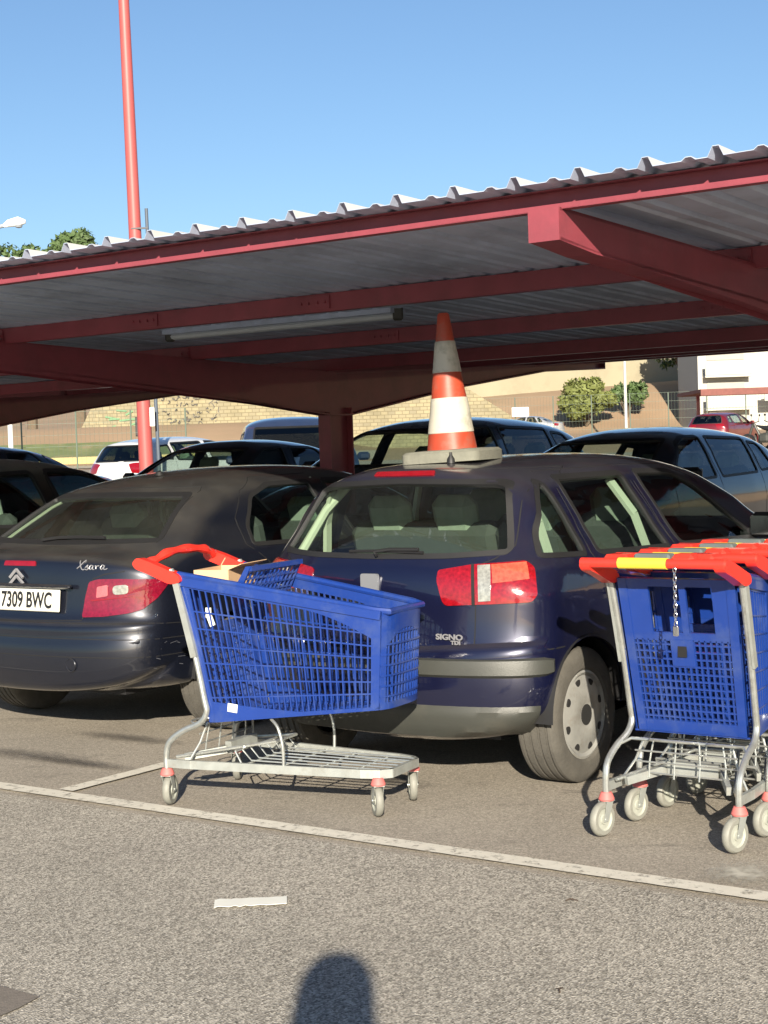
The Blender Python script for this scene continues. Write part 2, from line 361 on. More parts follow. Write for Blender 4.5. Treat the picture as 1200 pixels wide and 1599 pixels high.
class Skin:
    def __init__(s, bm, yc): s.bvh = BVHTree.FromBMesh(bm); s.yc = yc
    def hit(s, axis, u, v, sgn=1):
        if axis == 'rear': o, d = Vector((u, -1, v)), Vector((0, 1, 0))
        elif axis == 'front': o, d = Vector((u, 8, v)), Vector((0, -1, 0))
        elif axis == 'side': o, d = Vector((sgn * 2, u, v)), Vector((-sgn, 0, 0))
        elif axis == 'top': o, d = Vector((u, v, 3)), Vector((0, 0, -1))
        elif axis == 'wrap': dr = Vector((sin(u), -cos(u), 0)); o, d = Vector((0, s.yc, v)) + dr * 3, -dr
        elif axis == 'wrapf': dr = Vector((sin(u), cos(u), 0)); o, d = Vector((0, s.yf, v)) + dr * 4, -dr
        loc, nor, i, dist = s.bvh.ray_cast(o, d)
        if loc is None:
            loc, nor, i, dist = s.bvh.find_nearest(o + d * 2); 
        if nor.dot(d) > 0: nor = -nor
        return loc, nor
    def patch(s, mb, axis, poly, off=.003, thick=.008, rings=6, sgn=1, step=.03, smoothc=None):
        P = resample_poly(poly, step); n = len(P); c = Vector((sum(p[0] for p in P) / n, sum(p[1] for p in P) / n)); vs = []
        H = [s.hit(axis, p[0], p[1], sgn) for p in P]
        vs += [h[0] - h[1] * thick for h in H]
        for k in range(rings):
            t = k / rings
            for p in P:
                q = Vector(p).lerp(c, t); l, m = s.hit(axis, q.x, q.y, sgn); vs.append(l + m * off)
        l, m = s.hit(axis, c.x, c.y, sgn); vs.append(l + m * off); fs = []
        for k in range(rings):
            for i in range(n): j = (i + 1) % n; fs.append((k * n + i, k * n + j, (k + 1) * n + j, (k + 1) * n + i))
        for i in range(n): fs.append((rings * n + i, rings * n + (i + 1) % n, len(vs) - 1))
        mb.add(vs, fs)
    def frame(s, mb, axis, poly, wd, off=.004, thick=.012, sgn=1, step=.03):
        P = resample_poly(poly, step); Q = inset_poly(P, wd); n = len(P); vs = []
        for L, o in ((P, -thick), (P, off), (Q, off), (Q, -thick)):
            for p in L: l, m = s.hit(axis, p[0], p[1], sgn); vs.append(l + m * o)
        fs = [(k * n + i, k * n + (i + 1) % n, ((k + 1) % 4) * n + (i + 1) % n, ((k + 1) % 4) * n + i) for k in range(4) for i in range(n)]
        mb.add(vs, fs)
    def ribbon(s, mb, axis, path, wd, off=.0015, sgn=1, step=.04, closed=False, high=None):
        pts = []
        seq = list(path) + ([path[0]] if closed else [])
        for a, b in zip(seq, seq[1:]):
            a, b = Vector(a), Vector(b); k = max(1, int((b - a).length / step))
            for i in range(k): pts.append(a.lerp(b, i / k))
        pts.append(Vector(seq[-1])); H = [s.hit(axis, p.x, p.y, sgn) for p in pts]; L, Rr, Tt = [], [], []
        for i in range(len(H)):
            d = H[min(i + 1, len(H) - 1)][0] - H[max(i - 1, 0)][0]; nrm = H[i][1]; u = d.cross(nrm)
            u = u.normalized() if u.length > 1e-6 else Vector((0, 0, 1)); L.append(H[i][0] + u * wd / 2 - nrm * .002); Rr.append(H[i][0] - u * wd / 2 - nrm * .002); Tt.append((u, nrm, H[i][0]))
        n = len(H); T1 = [p + nn * off + u * wd * .35 for u, nn, p in Tt]; T2 = [p + nn * off - u * wd * .35 for u, nn, p in Tt]
        vs = L + T1 + T2 + Rr; fs = [(k * n + i, k * n + i + 1, (k + 1) * n + i + 1, (k + 1) * n + i) for k in range(3) for i in range(n - 1)]
        mb.add(vs, fs)
def make_wheel(x, y, R, wd, parent, style, m_tyre='tyre', nseg=40):
    sgn = 1 if x > 0 else -1; w2 = wd / 2
    def P(pr): return [(r, x + sgn * h) for r, h in pr]
    mb = MB(); tread = []
    for g in (-.62, -.22, .22, .62):
        tread += [(R, (g - .07) * w2), (R - .008, (g - .06) * w2), (R - .008, (g + .06) * w2), (R, (g + .07) * w2)]
    prof = [(R * .62, -w2 * .8), (R * .68, -w2 * .98), (R * .85, -w2 * 1.02), (R * .955, -w2 * .93), (R * .992, -w2 * .82)] + tread + [(R * .992, w2 * .82), (R * .955, w2 * .93), (R * .85, w2 * 1.04), (R * .70, w2 * .99), (R * .64, w2 * .86), (R * .6, w2 * .5)]
    mb.lathe(P(prof), nseg, (0, y, R), 'X')
    wh = mb.build('wheel', M[m_tyre], parent, ang=28)
    rm = MB(); rr = R * .655
    if style == 'cap':
        rm.lathe(P([(rr, w2 * .70), (rr, w2 * .90), (rr * .95, w2 * .93), (rr * .88, w2 * .82), (rr * .70, w2 * .90), (rr * .30, w2 * 1.02), (rr * .26, w2 * .98), (rr * .24, w2 * .98), (0.001, w2 * 1.0)]), nseg, (0, y, R), 'X')
        hm = rm; rm.cur = 1
        for k in range(8):
            a = 2 * pi * (k + .4) / 8; pts = []
            for da, ra in ((-.13, .84), (.13, .84), (.09, .70), (-.09, .70)):
                pts.append((cos(a + da) * rr * ra, sin(a + da) * rr * ra))
            hm.prism(round_poly(pts, .012, 3), w2 * .80, w2 * .905, lambda u, v, hh: Vector((x + sgn * hh, y + u, R + v)))
        hm.prism([(cos(t * pi / 12) * rr * .235, sin(t * pi / 12) * rr * .235) for t in range(24)], w2 * .97, w2 * 1.025, lambda u, v, hh: Vector((x + sgn * hh, y + u, R + v)))
        hm.build('hubcap', [M['hub'], M['hole']], wh)
    else:
        rm.lathe(P([(rr, -w2 * .6), (rr * .97, w2 * .88), (rr, w2 * .92), (rr * .95, w2 * .94), (rr * .9, w2 * .5), (rr * .88, w2 * .1)]), nseg, (0, y, R), 'X')
        for k in range(7):
            a = 2 * pi * k / 7
            rm.bar((x + sgn * w2 * .75, y + cos(a) * rr * .15, R + sin(a) * rr * .15), (x + sgn * w2 * .7, y + cos(a) * rr * .95, R + sin(a) * rr * .95), .045, .03, Vector((sgn, 0, 0)))
        rm.lathe(P([(rr * .28, w2 * .4), (rr * .28, w2 * .85), (0.001, w2 * .9)]), 16, (0, y, R), 'X')
        rm.lathe(P([(rr * .9, w2 * .1), (.001, w2 * .1)]), 16, (0, y, R), 'X')
        rm.build('rim', M['hub'], wh)
    return wh
def make_car(name, label, c, loc, rz, group=None, detail=2):
    res = {2: 1.5, 1: .9, 0: .7}[detail]
    root = thing(name, label, 'car', loc, rz, group)
    bm, me = car_surface(c, res); skin = Skin(bm, c.get('yc', .9)); skin.yf = c['L'] - 1.0
    # wall thickness, wheel arches and window openings
    outer = [v.co.copy() for v in bm.verts]; nor = [v.normal.copy() for v in bm.verts]
    geo = bmesh.ops.duplicate(bm, geom=bm.verts[:] + bm.edges[:] + bm.faces[:])
    newv = [g for g in geo['geom'] if isinstance(g, bmesh.types.BMVert)]; newf = [g for g in geo['geom'] if isinstance(g, bmesh.types.BMFace)]
    mid = Vector((0, c['L'] / 2, .7))
    for v, n in zip(newv, nor): v.co = v.co - n * .03
    bmesh.ops.reverse_faces(bm, faces=newf)
    bm.to_mesh(me); bm.free(); me.materials.append(M[c['paint']])
    body = bpy.data.objects.new('body', me); col.objects.link(body)
    cuts = [MB()]; cut = cuts[0]
    for ay in (c['ra'], c['fa']):
        for sg in (-1, 1):
            rad = c['R'] + c.get('arch', .045)
            cut.prism([(ay + rad * cos(2 * pi * k / 40), c['R'] + .01 + rad * sin(2 * pi * k / 40)) for k in range(40)], sg * (c['W'] / 2 - .24), sg * 1.2, lambda u, v, h: Vector((h, u, v)))
    wins = c['wins']
    sides = MB()
    for axis, poly, kind in wins:
        q = resample_poly(inset_poly(poly, .012), .08); cut = MB()
        if axis == 'rear': cut.prism(q, -.6, c.get('rcut', 1.15), lambda u, v, h: Vector((u, h, v)))
        if axis == 'front': cut.prism(q, c['L'] - c.get('fcut', 1.9), c['L'] + .4, lambda u, v, h: Vector((u, h, v)))
        if axis == 'side':
            for sg in (-1, 1): sides.prism(q, sg * .3, sg * 1.3, lambda u, v, h: Vector((h, u, v)))
        if cut.v: cuts.append(cut)
    cuts.append(sides)
    for cut in cuts:
        co = cut.build('cutter', M['gap'], smooth=False)
        old = body.data; oldn = len(old.polygons)
        for solver, us in (('EXACT', False), ('FAST', False), ('EXACT', True)):
            md = body.modifiers.new('cut', 'BOOLEAN'); md.operation = 'DIFFERENCE'; md.object = co; md.solver = solver
            if solver == 'EXACT': md.use_self = us
            dg = bpy.context.evaluated_depsgraph_get(); nm = bpy.data.meshes.new_from_object(body.evaluated_get(dg)); nm.name = 'body'
            body.modifiers.clear()
            ok = len(nm.polygons) > oldn * .6 and max(abs(v.co.x) for v in nm.vertices) < 1.1 and max(v.co.y for v in nm.vertices) < c['L'] + .1 and min(v.co.y for v in nm.vertices) > -.1
            if ok: break
            LOG.append((name, solver, us, len(nm.polygons), oldn))
        if ok: body.data = nm
        else: nm = old
        bpy.data.objects.remove(co)
    body.parent = root
    if len(nm.polygons) < 500: print('BOOLEAN FAILED', name, len(nm.polygons))
    nm.materials.clear(); nm.materials.append(M[c['paint']])
    nm.shade_smooth(); nm.set_sharp_from_angle(angle=radians(38))
    # wheel arch liners
    R = c['R']
    for ay in (c['ra'], c['fa']):
        for sg in (-1, 1):
            xi, xo = sg * (c['W'] / 2 - .245), sg * (c['W'] / 2 - .03); rad = R + c.get('arch', .045) + .012
            ln = MB(); ln.lathe([(.001, xi), (rad, xi), (rad, xo)], 28, (0, ay, R + .01), 'X', 0, pi)
            ln.build('wheel_arch_liner', M['rubber'], root)
    # glass and its rubbers
    for axis, poly, kind in wins:
        for sg in ((1, -1) if axis == 'side' else (1,)):
            g = MB(); skin.patch(g, axis, inset_poly(poly, .006), -.006, .003, 5 if detail else 3, sg, .05)
            nmv = {'rear': 'rear_window', 'front': 'windscreen', 'side': 'side_window'}[axis]
            go = g.build(nmv, M[kind], root, fix=True)
            f = MB(); skin.frame(f, axis, poly, .022 if detail else .02, .003, .02, sg, .04)
            f.build('window_rubber', M['rubber'], go)
    # wheels
    st = c.get('wheel', 'cap')
    for ay in (c['ra'], c['fa']):
        for sg in (-1, 1): make_wheel(sg * (c['W'] / 2 - c.get('inb', .105)), ay, R, c.get('tw', .185), root, st, nseg=48 if detail == 2 else 24)
    # underside and cabin
    un = MB(); zb = c['rear'][0][1]
    un.box((0, c['L'] / 2, zb + .04), (c['W'] * .62, c['L'] * .86, .10)); un.tube([(-c['W'] / 2 + .15, c['ra'], R), (c['W'] / 2 - .15, c['ra'], R)], .035)
    un.build('underbody', M['rubber'], root)
    ya, yb = c['cab']; sill = c['sill']; cabin = MB(); cabin.box((0, (ya + yb) / 2, .38), (c['W'] - .3, yb - ya, .06))
    cabin.box((0, yb + .02, sill - .16), (c['W'] - .22, .36, .30), None, .08); cabin.box((0, ya - .12, sill - .03), (c['W'] - .42, .50, .03), None, .01)
    cabin.tube([Vector((c.get('drv', -.36) + .18 * cos(t * pi / 12), yb - .28 - .05 * sin(t * pi / 12), sill - .08 + .17 * sin(t * pi / 12))) for t in range(24)], .014, 6, True)
    cabin.build('dashboard', M['interior'], root)
    zs = .42
    for (sx, sy, front) in c['seats']:
        s = MB(); s.box((sx, sy + .20, zs + .10), (.48, .50, .16), None, .05)
        Rm = Matrix.Rotation(radians(-14), 3, 'X') if False else Matrix.Rotation(radians(14), 3, 'X')
        s.box((sx, sy - .10, zs + .40), (.47, .14, .56), Rm, .05); so = s.build('seat', M['seatback'], root)
        h = MB(); hr = c.get('hr', (.27, .11, .18))
        h.box((sx, sy - .17 , zs + c.get('hrz', .76)), hr, Rm, .045); h.tube([(sx - .06, sy - .16, zs + .62), (sx - .06, sy - .17, zs + .72)], .007, 6); h.tube([(sx + .06, sy - .16, zs + .62), (sx + .06, sy - .17, zs + .72)], .007, 6)
        h.build('headrest', M['seat'], so)
    # mirrors
    my, mz = c['mir']
    for sg in (-1, 1):
        m_ = MB(); xm = sg * (skin.hit('side', my, mz, sg)[0].x * sg + .10)
        m_.box((xm, my, mz + .03), (.19, .10, .13), Matrix.Rotation(sg * -.25, 3, 'Z'), .035); m_.bar((xm - sg * .14, my + .02, mz - .01), (xm, my, mz + .0), .05, .04)
        mo = m_.build('door_mirror', M[c.get('mirmat', 'rubber')], root)
        if detail:
            g = MB(); g.box((xm, my - .054, mz + .03), (.15, .004, .095), Matrix.Rotation(sg * -.25, 3, 'Z')); g.build('mirror_glass', M['chrome'], mo)
    # lamps
    for axis, poly, m_, nm_ in c['lamps']:
        for sg in (1, -1):
            if axis in ('wrap', 'wrapf', 'rear', 'front'): pl = [(sg * u, v) for u, v in poly]; s2 = 1
            else: pl = poly; s2 = sg
            g = MB(); skin.patch(g, axis, pl, .007, .01, 5, s2, .03); g.build(nm_, M[m_], root)
    for axis, poly, m_, nm_, off in c.get('trims', []):
        both = (1, -1) if axis == 'side' else (1,)
        for sg in both: g = MB(); skin.patch(g, axis, poly, off, .01, 4, sg, .04); g.build(nm_, M[m_], root)
    for axis, path, wd in c.get('seams', []):
        for sg in (1, -1):
            sm = MB(); pl = path if axis == 'side' else [(sg * u, v) for u, v in path]; skin.ribbon(sm, axis, pl, wd, .0012, sg)
            sm.build('panel_gap', M['gap'], root)
    return root, skin
def strip_poly(phi, z0, z1, n=14, r=.0):
    lo = [(-phi + 2 * phi * k / n, z0) for k in range(n + 1)]; hi = [(phi - 2 * phi * k / n, z1) for k in range(n + 1)]; return lo + hi
def ribbon_band(skin, mb, axis, phi, z0, z1, off, n=60, zf=None, steps=6):
    # a moulding that wraps round the bumper: a grid between two heights
    vs = []; cols = n + 1
    for j in range(steps + 1):
        t = j / steps
        for k in range(cols):
            u = -phi + 2 * phi * k / n; e = abs(u) / phi; z = z0 + (z1 - z0) * t
            if zf: z = z + zf(e, t)
            l, m_ = skin.hit(axis, u, z); bul = off * (1 if 0 < j < steps else 0) * min(1, (1 - e) * 30) - (.004 if j in (0, steps) or k in (0, n) else 0); vs.append(l + m_ * bul)
    fs = [(j * cols + k, j * cols + k + 1, (j + 1) * cols + k + 1, (j + 1) * cols + k) for j in range(steps) for k in range(n)]
    mb.add(vs, fs)
def Xf(tab, taper=None):
    def f(y, z):
        x = lerp_tab(tab, z)
        return x * (lerp_tab(taper, y) if taper else 1)
    return f
SEATS = [(-.36, 1.35, 0), (0.0, 1.35, 0), (.36, 1.35, 0), (-.36, 2.25, 1), (.36, 2.25, 1)]
# ---- small five door hatchback (the car carrying the cone)
IB = dict(L=3.85, W=1.64, R=.287, tw=.185, ra=.55, fa=3.0, inb=.150, paint='ibiza', r_rear=.30, n_rear=2.5, r_front=.42, n_top=2.6, yc=.95, arch=.035,
    rear=[(.20, .215), (.05, .235), (.012, .30), (.0, .40), (.0, .50), (.012, .575), (.045, .605), (.062, .70), (.072, .80), (.085, .90), (.115, .965), (.17, 1.06), (.27, 1.21), (.34, 1.305), (.375, 1.338)],
    top=[(.50, 1.362), (.80, 1.378), (1.3, 1.393), (1.75, 1.388), (2.1, 1.345), (2.4, 1.24), (2.65, 1.10), (2.92, .965), (3.05, .93), (3.4, .86), (3.65, .77), (3.75, .70)],
    front=[(3.82, .58), (3.85, .45), (3.83, .33), (3.75, .20)],
    X=Xf([(.18, .74), (.28, .80), (.45, .82), (.62, .815), (.80, .81), (.92, .79), (.97, .745), (1.1, .68), (1.25, .605), (1.33, .555), (1.42, .52)], [(0, .93), (.3, .95), (1.2, 1), (3, 1), (3.85, .94)]),
    r_top=[(.3, .22), (.6, .16), (1.2, .12), (2.3, .13), (2.9, .12), (3.2, .15), (3.8, .3)],
    wins=[('rear', round_poly([(-.585, .985), (-.35, .972), (0, .968), (.35, .972), (.585, .985), (.60, 1.01), (.505, 1.275), (.46, 1.292), (0, 1.305), (-.46, 1.292), (-.505, 1.275), (-.60, 1.01)], .03), 'glassd'),
          ('side', round_poly([(.31, .965), (.66, .95), (.66, 1.02), (.60, 1.28), (.56, 1.29), (.48, 1.22), (.37, 1.08)], .04), 'glass'),
          ('side', round_poly([(.75, .948), (1.41, .935), (1.29, 1.305), (.715, 1.30), (.69, 1.26)], .04), 'glass'),
          ('side', round_poly([(1.52, .935), (2.42, .915), (2.36, .99), (2.0, 1.22), (1.80, 1.30), (1.40, 1.308)], .05), 'glass'),
          ('front', round_poly([(-.62, .99), (.62, .99), (.52, 1.31), (-.52, 1.31)], .05), 'glass')],
    cab=(.75, 2.75), sill=.93, seats=[(-.40, .98, 0), (-.03, .98, 0), (.41, .98, 0), (-.36, 1.80, 1), (.36, 1.80, 1)], mir=(2.36, .96), hrz=.70, hr=(.24, .11, .20),
    lamps=[('wrap', round_poly([(.372, .925), (.53, .947), (.765, .957), (.795, .93), (.79, .82), (.765, .795), (.53, .787), (.41, .782), (.392, .80), (.366, .885)], .012), 'lampred', 'tail_lamp')],
    seams=[('rear', [(.50, .615), (.50, .79)], .006), ('rear', [(0, .613), (.50, .613)], .006), ('rear', [(.50, .95), (.545, .97), (.60, 1.02), (.545, 1.29), (.47, 1.335), (0, 1.345)], .007),
           ('wrap', [(.0, .595), (.3, .597), (.6, .60), (.80, .60), (.92, .60)], .007),
           ('side', [(.70, .92), (.71, .80), (.80, .62), (.93, .33), (1.0, .28), (1.47, .26)], .006), ('side', [(.70, .92), (.66, 1.32), (1.31, 1.33), (1.47, .93), (1.49, .5), (1.47, .26)], .006),
           ('side', [(1.47, .93), (1.35, 1.33), (1.8, 1.325), (2.05, 1.23)], .006), ('side', [(2.48, .9), (2.50, .6), (2.45, .27), (1.50, .25)], .006)])
# ---- larger five door fastback with the visible number plate
XS = dict(L=4.17, W=1.71, R=.295, tw=.185, ra=.83, fa=3.37, paint='xsara', r_rear=.32, n_rear=2.5, r_front=.45, n_top=2.6, yc=1.0, arch=.03,
    rear=[(.22, .245), (.05, .27), (.012, .34), (.0, .43), (.004, .50), (.014, .545), (.018, .60), (.040, .625), (.060, .67), (.072, .75), (.080, .82), (.088, .88), (.104, .93), (.135, .955)],
    top=[(.20, .968), (.34, .995), (.50, 1.09), (.66, 1.185), (.80, 1.255), (.95, 1.302), (1.2, 1.34), (1.6, 1.37), (2.0, 1.373), (2.3, 1.345), (2.6, 1.25), (2.85, 1.11), (3.12, .975), (3.3, .94), (3.7, .88), (3.95, .80), (4.06, .72)],
    front=[(4.14, .60), (4.17, .46), (4.15, .34), (4.05, .21)],
    X=Xf([(.20, .76), (.32, .83), (.5, .85), (.65, .855), (.80, .85), (.92, .825), (.98, .78), (1.1, .71), (1.25, .63), (1.34, .565), (1.42, .52)], [(0, .94), (1.2, 1), (3.2, 1), (4.17, .93)]),
    r_top=[(.1, .24), (.35, .18), (.8, .15), (1.4, .12), (2.5, .13), (3.1, .12), (3.4, .15), (4.1, .3)],
    wins=[('rear', round_poly([(-.62, 1.0), (0, .992), (.62, 1.0), (.63, 1.02), (.515, 1.232), (.49, 1.245), (0, 1.252), (-.49, 1.245), (-.515, 1.232), (-.63, 1.02)], .02), 'glassx'),
          ('side', round_poly([(1.02, .945), (1.84, .935), (1.74, 1.285), (1.36, 1.28), (1.17, 1.22), (1.03, 1.05)], .03), 'glass'),
          ('side', round_poly([(1.94, .935), (2.84, .92), (2.77, .99), (2.40, 1.20), (2.2, 1.28), (1.84, 1.29)], .05), 'glass'),
          ('front', round_poly([(-.66, 1.0), (.66, 1.0), (.55, 1.30), (-.55, 1.30)], .05), 'glass')],
    cab=(1.05, 2.85), sill=.95, rcut=1.0, seats=[(-.38, 1.45, 0), (.38, 1.45, 0), (-.37, 2.2, 1), (.37, 2.2, 1)], mir=(2.75, .98), hrz=.66, hr=(.28, .12, .19),
    lamps=[('wrap', round_poly([(.50, .825), (.55, .838), (.66, .838), (.86, .832), (.89, .815), (.83, .74), (.76, .685), (.70, .668), (.58, .652), (.46, .648), (.478, .75)], .012), 'lampwine', 'tail_lamp')],
    seams=[('rear', [(.455, .64), (.475, .75), (.50, .84), (.56, .862), (.66, .875)], .007), ('rear', [(0, .625), (.455, .635)], .006),
           ('wrap', [(0, .622), (.5, .622), (.8, .615), (1.0, .60)], .006), ('wrap', [(0, .545), (.5, .545), (.9, .535), (1.08, .53)], .006), ('wrap', [(0, .455), (.5, .455), (.9, .45), (1.08, .45)], .006),
           ('rear', [(.62, 1.0), (.515, 1.25), (.48, 1.27), (0, 1.275)], .006),
           ('side', [(1.1, .86), (1.18, .62), (1.25, .35), (1.3, .28), (1.9, .27)], .006), ('side', [(1.1, .86), (.97, .96), (.98, 1.1), (1.12, 1.24), (1.33, 1.31), (1.80, 1.32), (1.92, .9), (1.9, .27)], .006),
           ('side', [(2.9, .9), (2.93, .6), (2.85, .27), (1.92, .26)], .006)])
def variant(base, **k):
    d = dict(base); d.update(k); return d
def sedan(paint, **k):
    return variant(dict(L=4.45, W=1.76, R=.31, tw=.2, ra=.98, fa=3.60, r_rear=.35, n_rear=2.4, r_front=.5, n_top=2.6, yc=1.1, arch=.04, wheel='alloy',
        rear=[(.22, .24), (.05, .28), (.0, .42), (.01, .58), (.05, .64), (.07, .80), (.09, .92), (.13, .98)],
        top=[(.3, 1.02), (.62, 1.04), (.9, 1.15), (1.2, 1.29), (1.5, 1.39), (1.9, 1.44), (2.3, 1.445), (2.6, 1.41), (2.95, 1.26), (3.3, 1.05), (3.45, .99), (3.8, .94), (4.2, .82), (4.33, .72)],
        front=[(4.42, .58), (4.45, .45), (4.42, .33), (4.3, .2)],
        X=Xf([(.2, .78), (.35, .86), (.55, .88), (.8, .875), (.95, .84), (1.02, .80), (1.15, .72), (1.3, .64), (1.4, .57), (1.46, .53)], [(0, .95), (1.2, 1), (3.4, 1), (4.45, .92)]),
        r_top=[(.1, .26), (.6, .18), (1.2, .14), (2.7, .13), (3.3, .12), (3.6, .16), (4.4, .3)],
        wins=[('rear', round_poly([(-.6, 1.06), (.6, 1.06), (.5, 1.34), (-.5, 1.34)], .06), 'glass'),
              ('side', round_poly([(1.0, 1.03), (1.26, 1.02), (1.45, 1.30), (1.35, 1.31), (1.1, 1.14)], .03), 'glass'),
              ('side', round_poly([(1.32, 1.02), (2.12, 1.0), (2.08, 1.365), (1.62, 1.355)], .05), 'glass'),
              ('side', round_poly([(2.22, 1.0), (3.12, .98), (3.05, 1.05), (2.72, 1.26), (2.5, 1.35), (2.18, 1.365)], .05), 'glass'),
              ('front', round_poly([(-.66, 1.05), (.66, 1.05), (.54, 1.36), (-.54, 1.36)], .06), 'glass')],
        cab=(1.2, 3.1), sill=1.0, seats=[(-.38, 1.6, 0), (.38, 1.6, 0), (-.37, 2.45, 1), (.37, 2.45, 1)], mir=(3.0, 1.03), mirmat=paint,
        lamps=[('wrap', round_poly([(.35, .90), (.55, .93), (.75, .93), (.72, .78), (.45, .77)], .02), 'lampred', 'tail_lamp'), ('wrapf', round_poly([(.28, .70), (.5, .76), (.66, .76), (.6, .64), (.35, .60)], .02), 'lampclear', 'headlamp')],
        seams=[('side', [(2.17, 1.38), (2.19, .98), (2.15, .3)], .007), ('side', [(3.15, .95), (3.12, .6), (3.05, .3)], .007), ('side', [(1.3, 1.0), (1.33, .75), (1.4, .4)], .007)], paint=paint), **k)
def hatch(paint, **k):
    return variant(variant(IB, paint=paint, wheel='alloy', L=4.05, fa=3.25,
        top=[(.50, 1.40), (.80, 1.44), (1.3, 1.47), (1.8, 1.475), (2.2, 1.44), (2.5, 1.36), (2.8, 1.21), (3.12, 1.03), (3.25, .98), (3.6, .90), (3.85, .80), (3.95, .70)],
        front=[(4.02, .58), (4.05, .45), (4.03, .33), (3.95, .20)],
        rear=[(.20, .235), (.05, .26), (.012, .33), (.0, .42), (.0, .54), (.012, .60), (.045, .64), (.062, .74), (.072, .84), (.085, .95), (.115, 1.0), (.17, 1.10), (.27, 1.26), (.34, 1.345), (.375, 1.38)],
        X=Xf([(.18, .76), (.28, .83), (.45, .86), (.8, .855), (.95, .83), (1.02, .80), (1.2, .71), (1.35, .62), (1.42, .56), (1.5, .52)], [(0, .96), (1.2, 1), (3, 1), (4.05, .93)]), W=1.72,
        wins=[('rear', round_poly([(-.60, 1.02), (.60, 1.02), (.54, 1.26), (.46, 1.33), (-.46, 1.33), (-.54, 1.26)], .06), 'privacy'),
          ('side', round_poly([(.50, 1.05), (.90, 1.03), (.90, 1.33), (.66, 1.31)], .05), 'glass'),
          ('side', round_poly([(.98, 1.02), (1.85, 1.0), (1.80, 1.385), (.95, 1.36)], .05), 'glass'),
          ('side', round_poly([(1.95, 1.0), (2.85, .98), (2.7, 1.12), (2.4, 1.33), (2.2, 1.385), (1.90, 1.39)], .05), 'glass'),
          ('front', round_poly([(-.64, 1.05), (.64, 1.05), (.52, 1.37), (-.52, 1.37)], .05), 'glass')],
        cab=(.85, 2.9), sill=.98, mir=(2.72, 1.02), mirmat=paint,
        lamps=[('wrap', round_poly([(.42, .98), (.55, 1.0), (.75, 1.0), (.72, .80), (.5, .82)], .02), 'lampred', 'tail_lamp'), ('wrapf', round_poly([(.28, .70), (.5, .76), (.66, .76), (.6, .64), (.35, .60)], .02), 'lampclear', 'headlamp')],
        seams=[('side', [(1.9, 1.4), (1.9, .98), (1.88, .3)], .007), ('side', [(.93, 1.38), (.93, .8), (1.05, .4)], .007), ('side', [(2.88, .95), (2.85, .6), (2.8, .3)], .007)]), **k)
def van(paint, **k):
    return variant(hatch(paint), L=4.15, W=1.78, R=.31, fa=3.3,
        rear=[(.20, .235), (.05, .26), (.0, .40), (.0, .58), (.03, .66), (.04, .9), (.05, 1.1), (.08, 1.4), (.12, 1.65), (.17, 1.76)],
        top=[(.4, 1.80), (1.0, 1.83), (1.7, 1.83), (2.2, 1.80), (2.5, 1.72), (2.9, 1.40), (3.2, 1.13), (3.35, 1.07), (3.7, 1.0), (3.95, .88), (4.03, .76)], front=[(4.12, .62), (4.15, .48), (4.12, .34), (4.0, .22)],
        X=Xf([(.18, .8), (.3, .87), (.6, .89), (.95, .885), (1.1, .86), (1.4, .80), (1.65, .74), (1.8, .68), (1.85, .66)], [(0, .97), (1.2, 1), (3, 1), (4.15, .93)]),
        wins=[('rear', round_poly([(-.68, 1.1), (.68, 1.1), (.62, 1.6), (-.62, 1.6)], .06), 'privacy'),
          ('side', round_poly([(.45, 1.12), (1.75, 1.10), (1.75, 1.58), (.5, 1.58)], .06), 'privacy'),
          ('side', round_poly([(1.95, 1.08), (2.95, 1.06), (2.8, 1.25), (2.5, 1.55), (2.4, 1.60), (1.95, 1.6)], .05), 'glass'),
          ('front', round_poly([(-.70, 1.18), (.70, 1.18), (.62, 1.66), (-.62, 1.66)], .05), 'glass')], sill=1.08, mir=(2.85, 1.12), r_top=[(.3, .2), (2.5, .16), (3.3, .14), (4, .3)], **k)
# ------------------------------------------------------------------ the two cars in the foreground
ROWROT = -AXR
ib_loc = row(-3.92, 5.27)
ib, sk = make_car('hatchback_car', 'dark blue hatchback with an orange and white cone standing on its roof', IB, ib_loc, ROWROT)
ib['category'] = 'car'
# tail lamp glass is three coloured fields
def sub_lens(sk, root, fields, base_name):
    lamps = [o for o in bpy.data.objects if o.parent == root and o.name.startswith('tail_lamp')]
    for lo, sg in zip(lamps, (1, -1)):
        for poly, m_, nm_ in fields:
            g = MB(); sk.patch(g, 'wrap', [(sg * u, v) for u, v in poly], .0105, .004, 4, 1, .02); g.build(nm_, M[m_], lo)
sub_lens(sk, ib, [([(.555, .942), (.61, .944), (.605, .803), (.555, .80)], 'lampclear', 'reversing_lens'),
    ([(.615, .944), (.765, .950), (.765, .885), (.615, .872)], 'lamporange', 'indicator_lens'),
    ([(.527, .947), (.540, .947), (.540, .786), (.527, .786)], 'gap', 'lens_gap')], 'ib')
g = MB(); ribbon_band(sk, g, 'wrap', .86, .492, .575, .018, zf=lambda e, t: (-.03 * (t - .5) * max(0, (e - .93) / .07)))
g.build('bumper_moulding', M['dplastic'], ib)
g = MB(); ribbon_band(sk, g, 'wrap', .79, .225, .385, .012); g.build('bumper_valance', M['dplastic'], ib)
g = MB(); sk.patch(g, 'rear', round_poly([(-.30, 1.312), (.11, 1.322), (.105, 1.338), (-.30, 1.330)], .004), .006, .01, 2); 
g2 = MB(); sk.patch(g2, 'rear', round_poly([(-.16, 1.313), (.16, 1.313), (.155, 1.332), (-.155, 1.332)], .006), .008, .01, 3); g2.build('brake_lamp', M['lampdark'], ib)
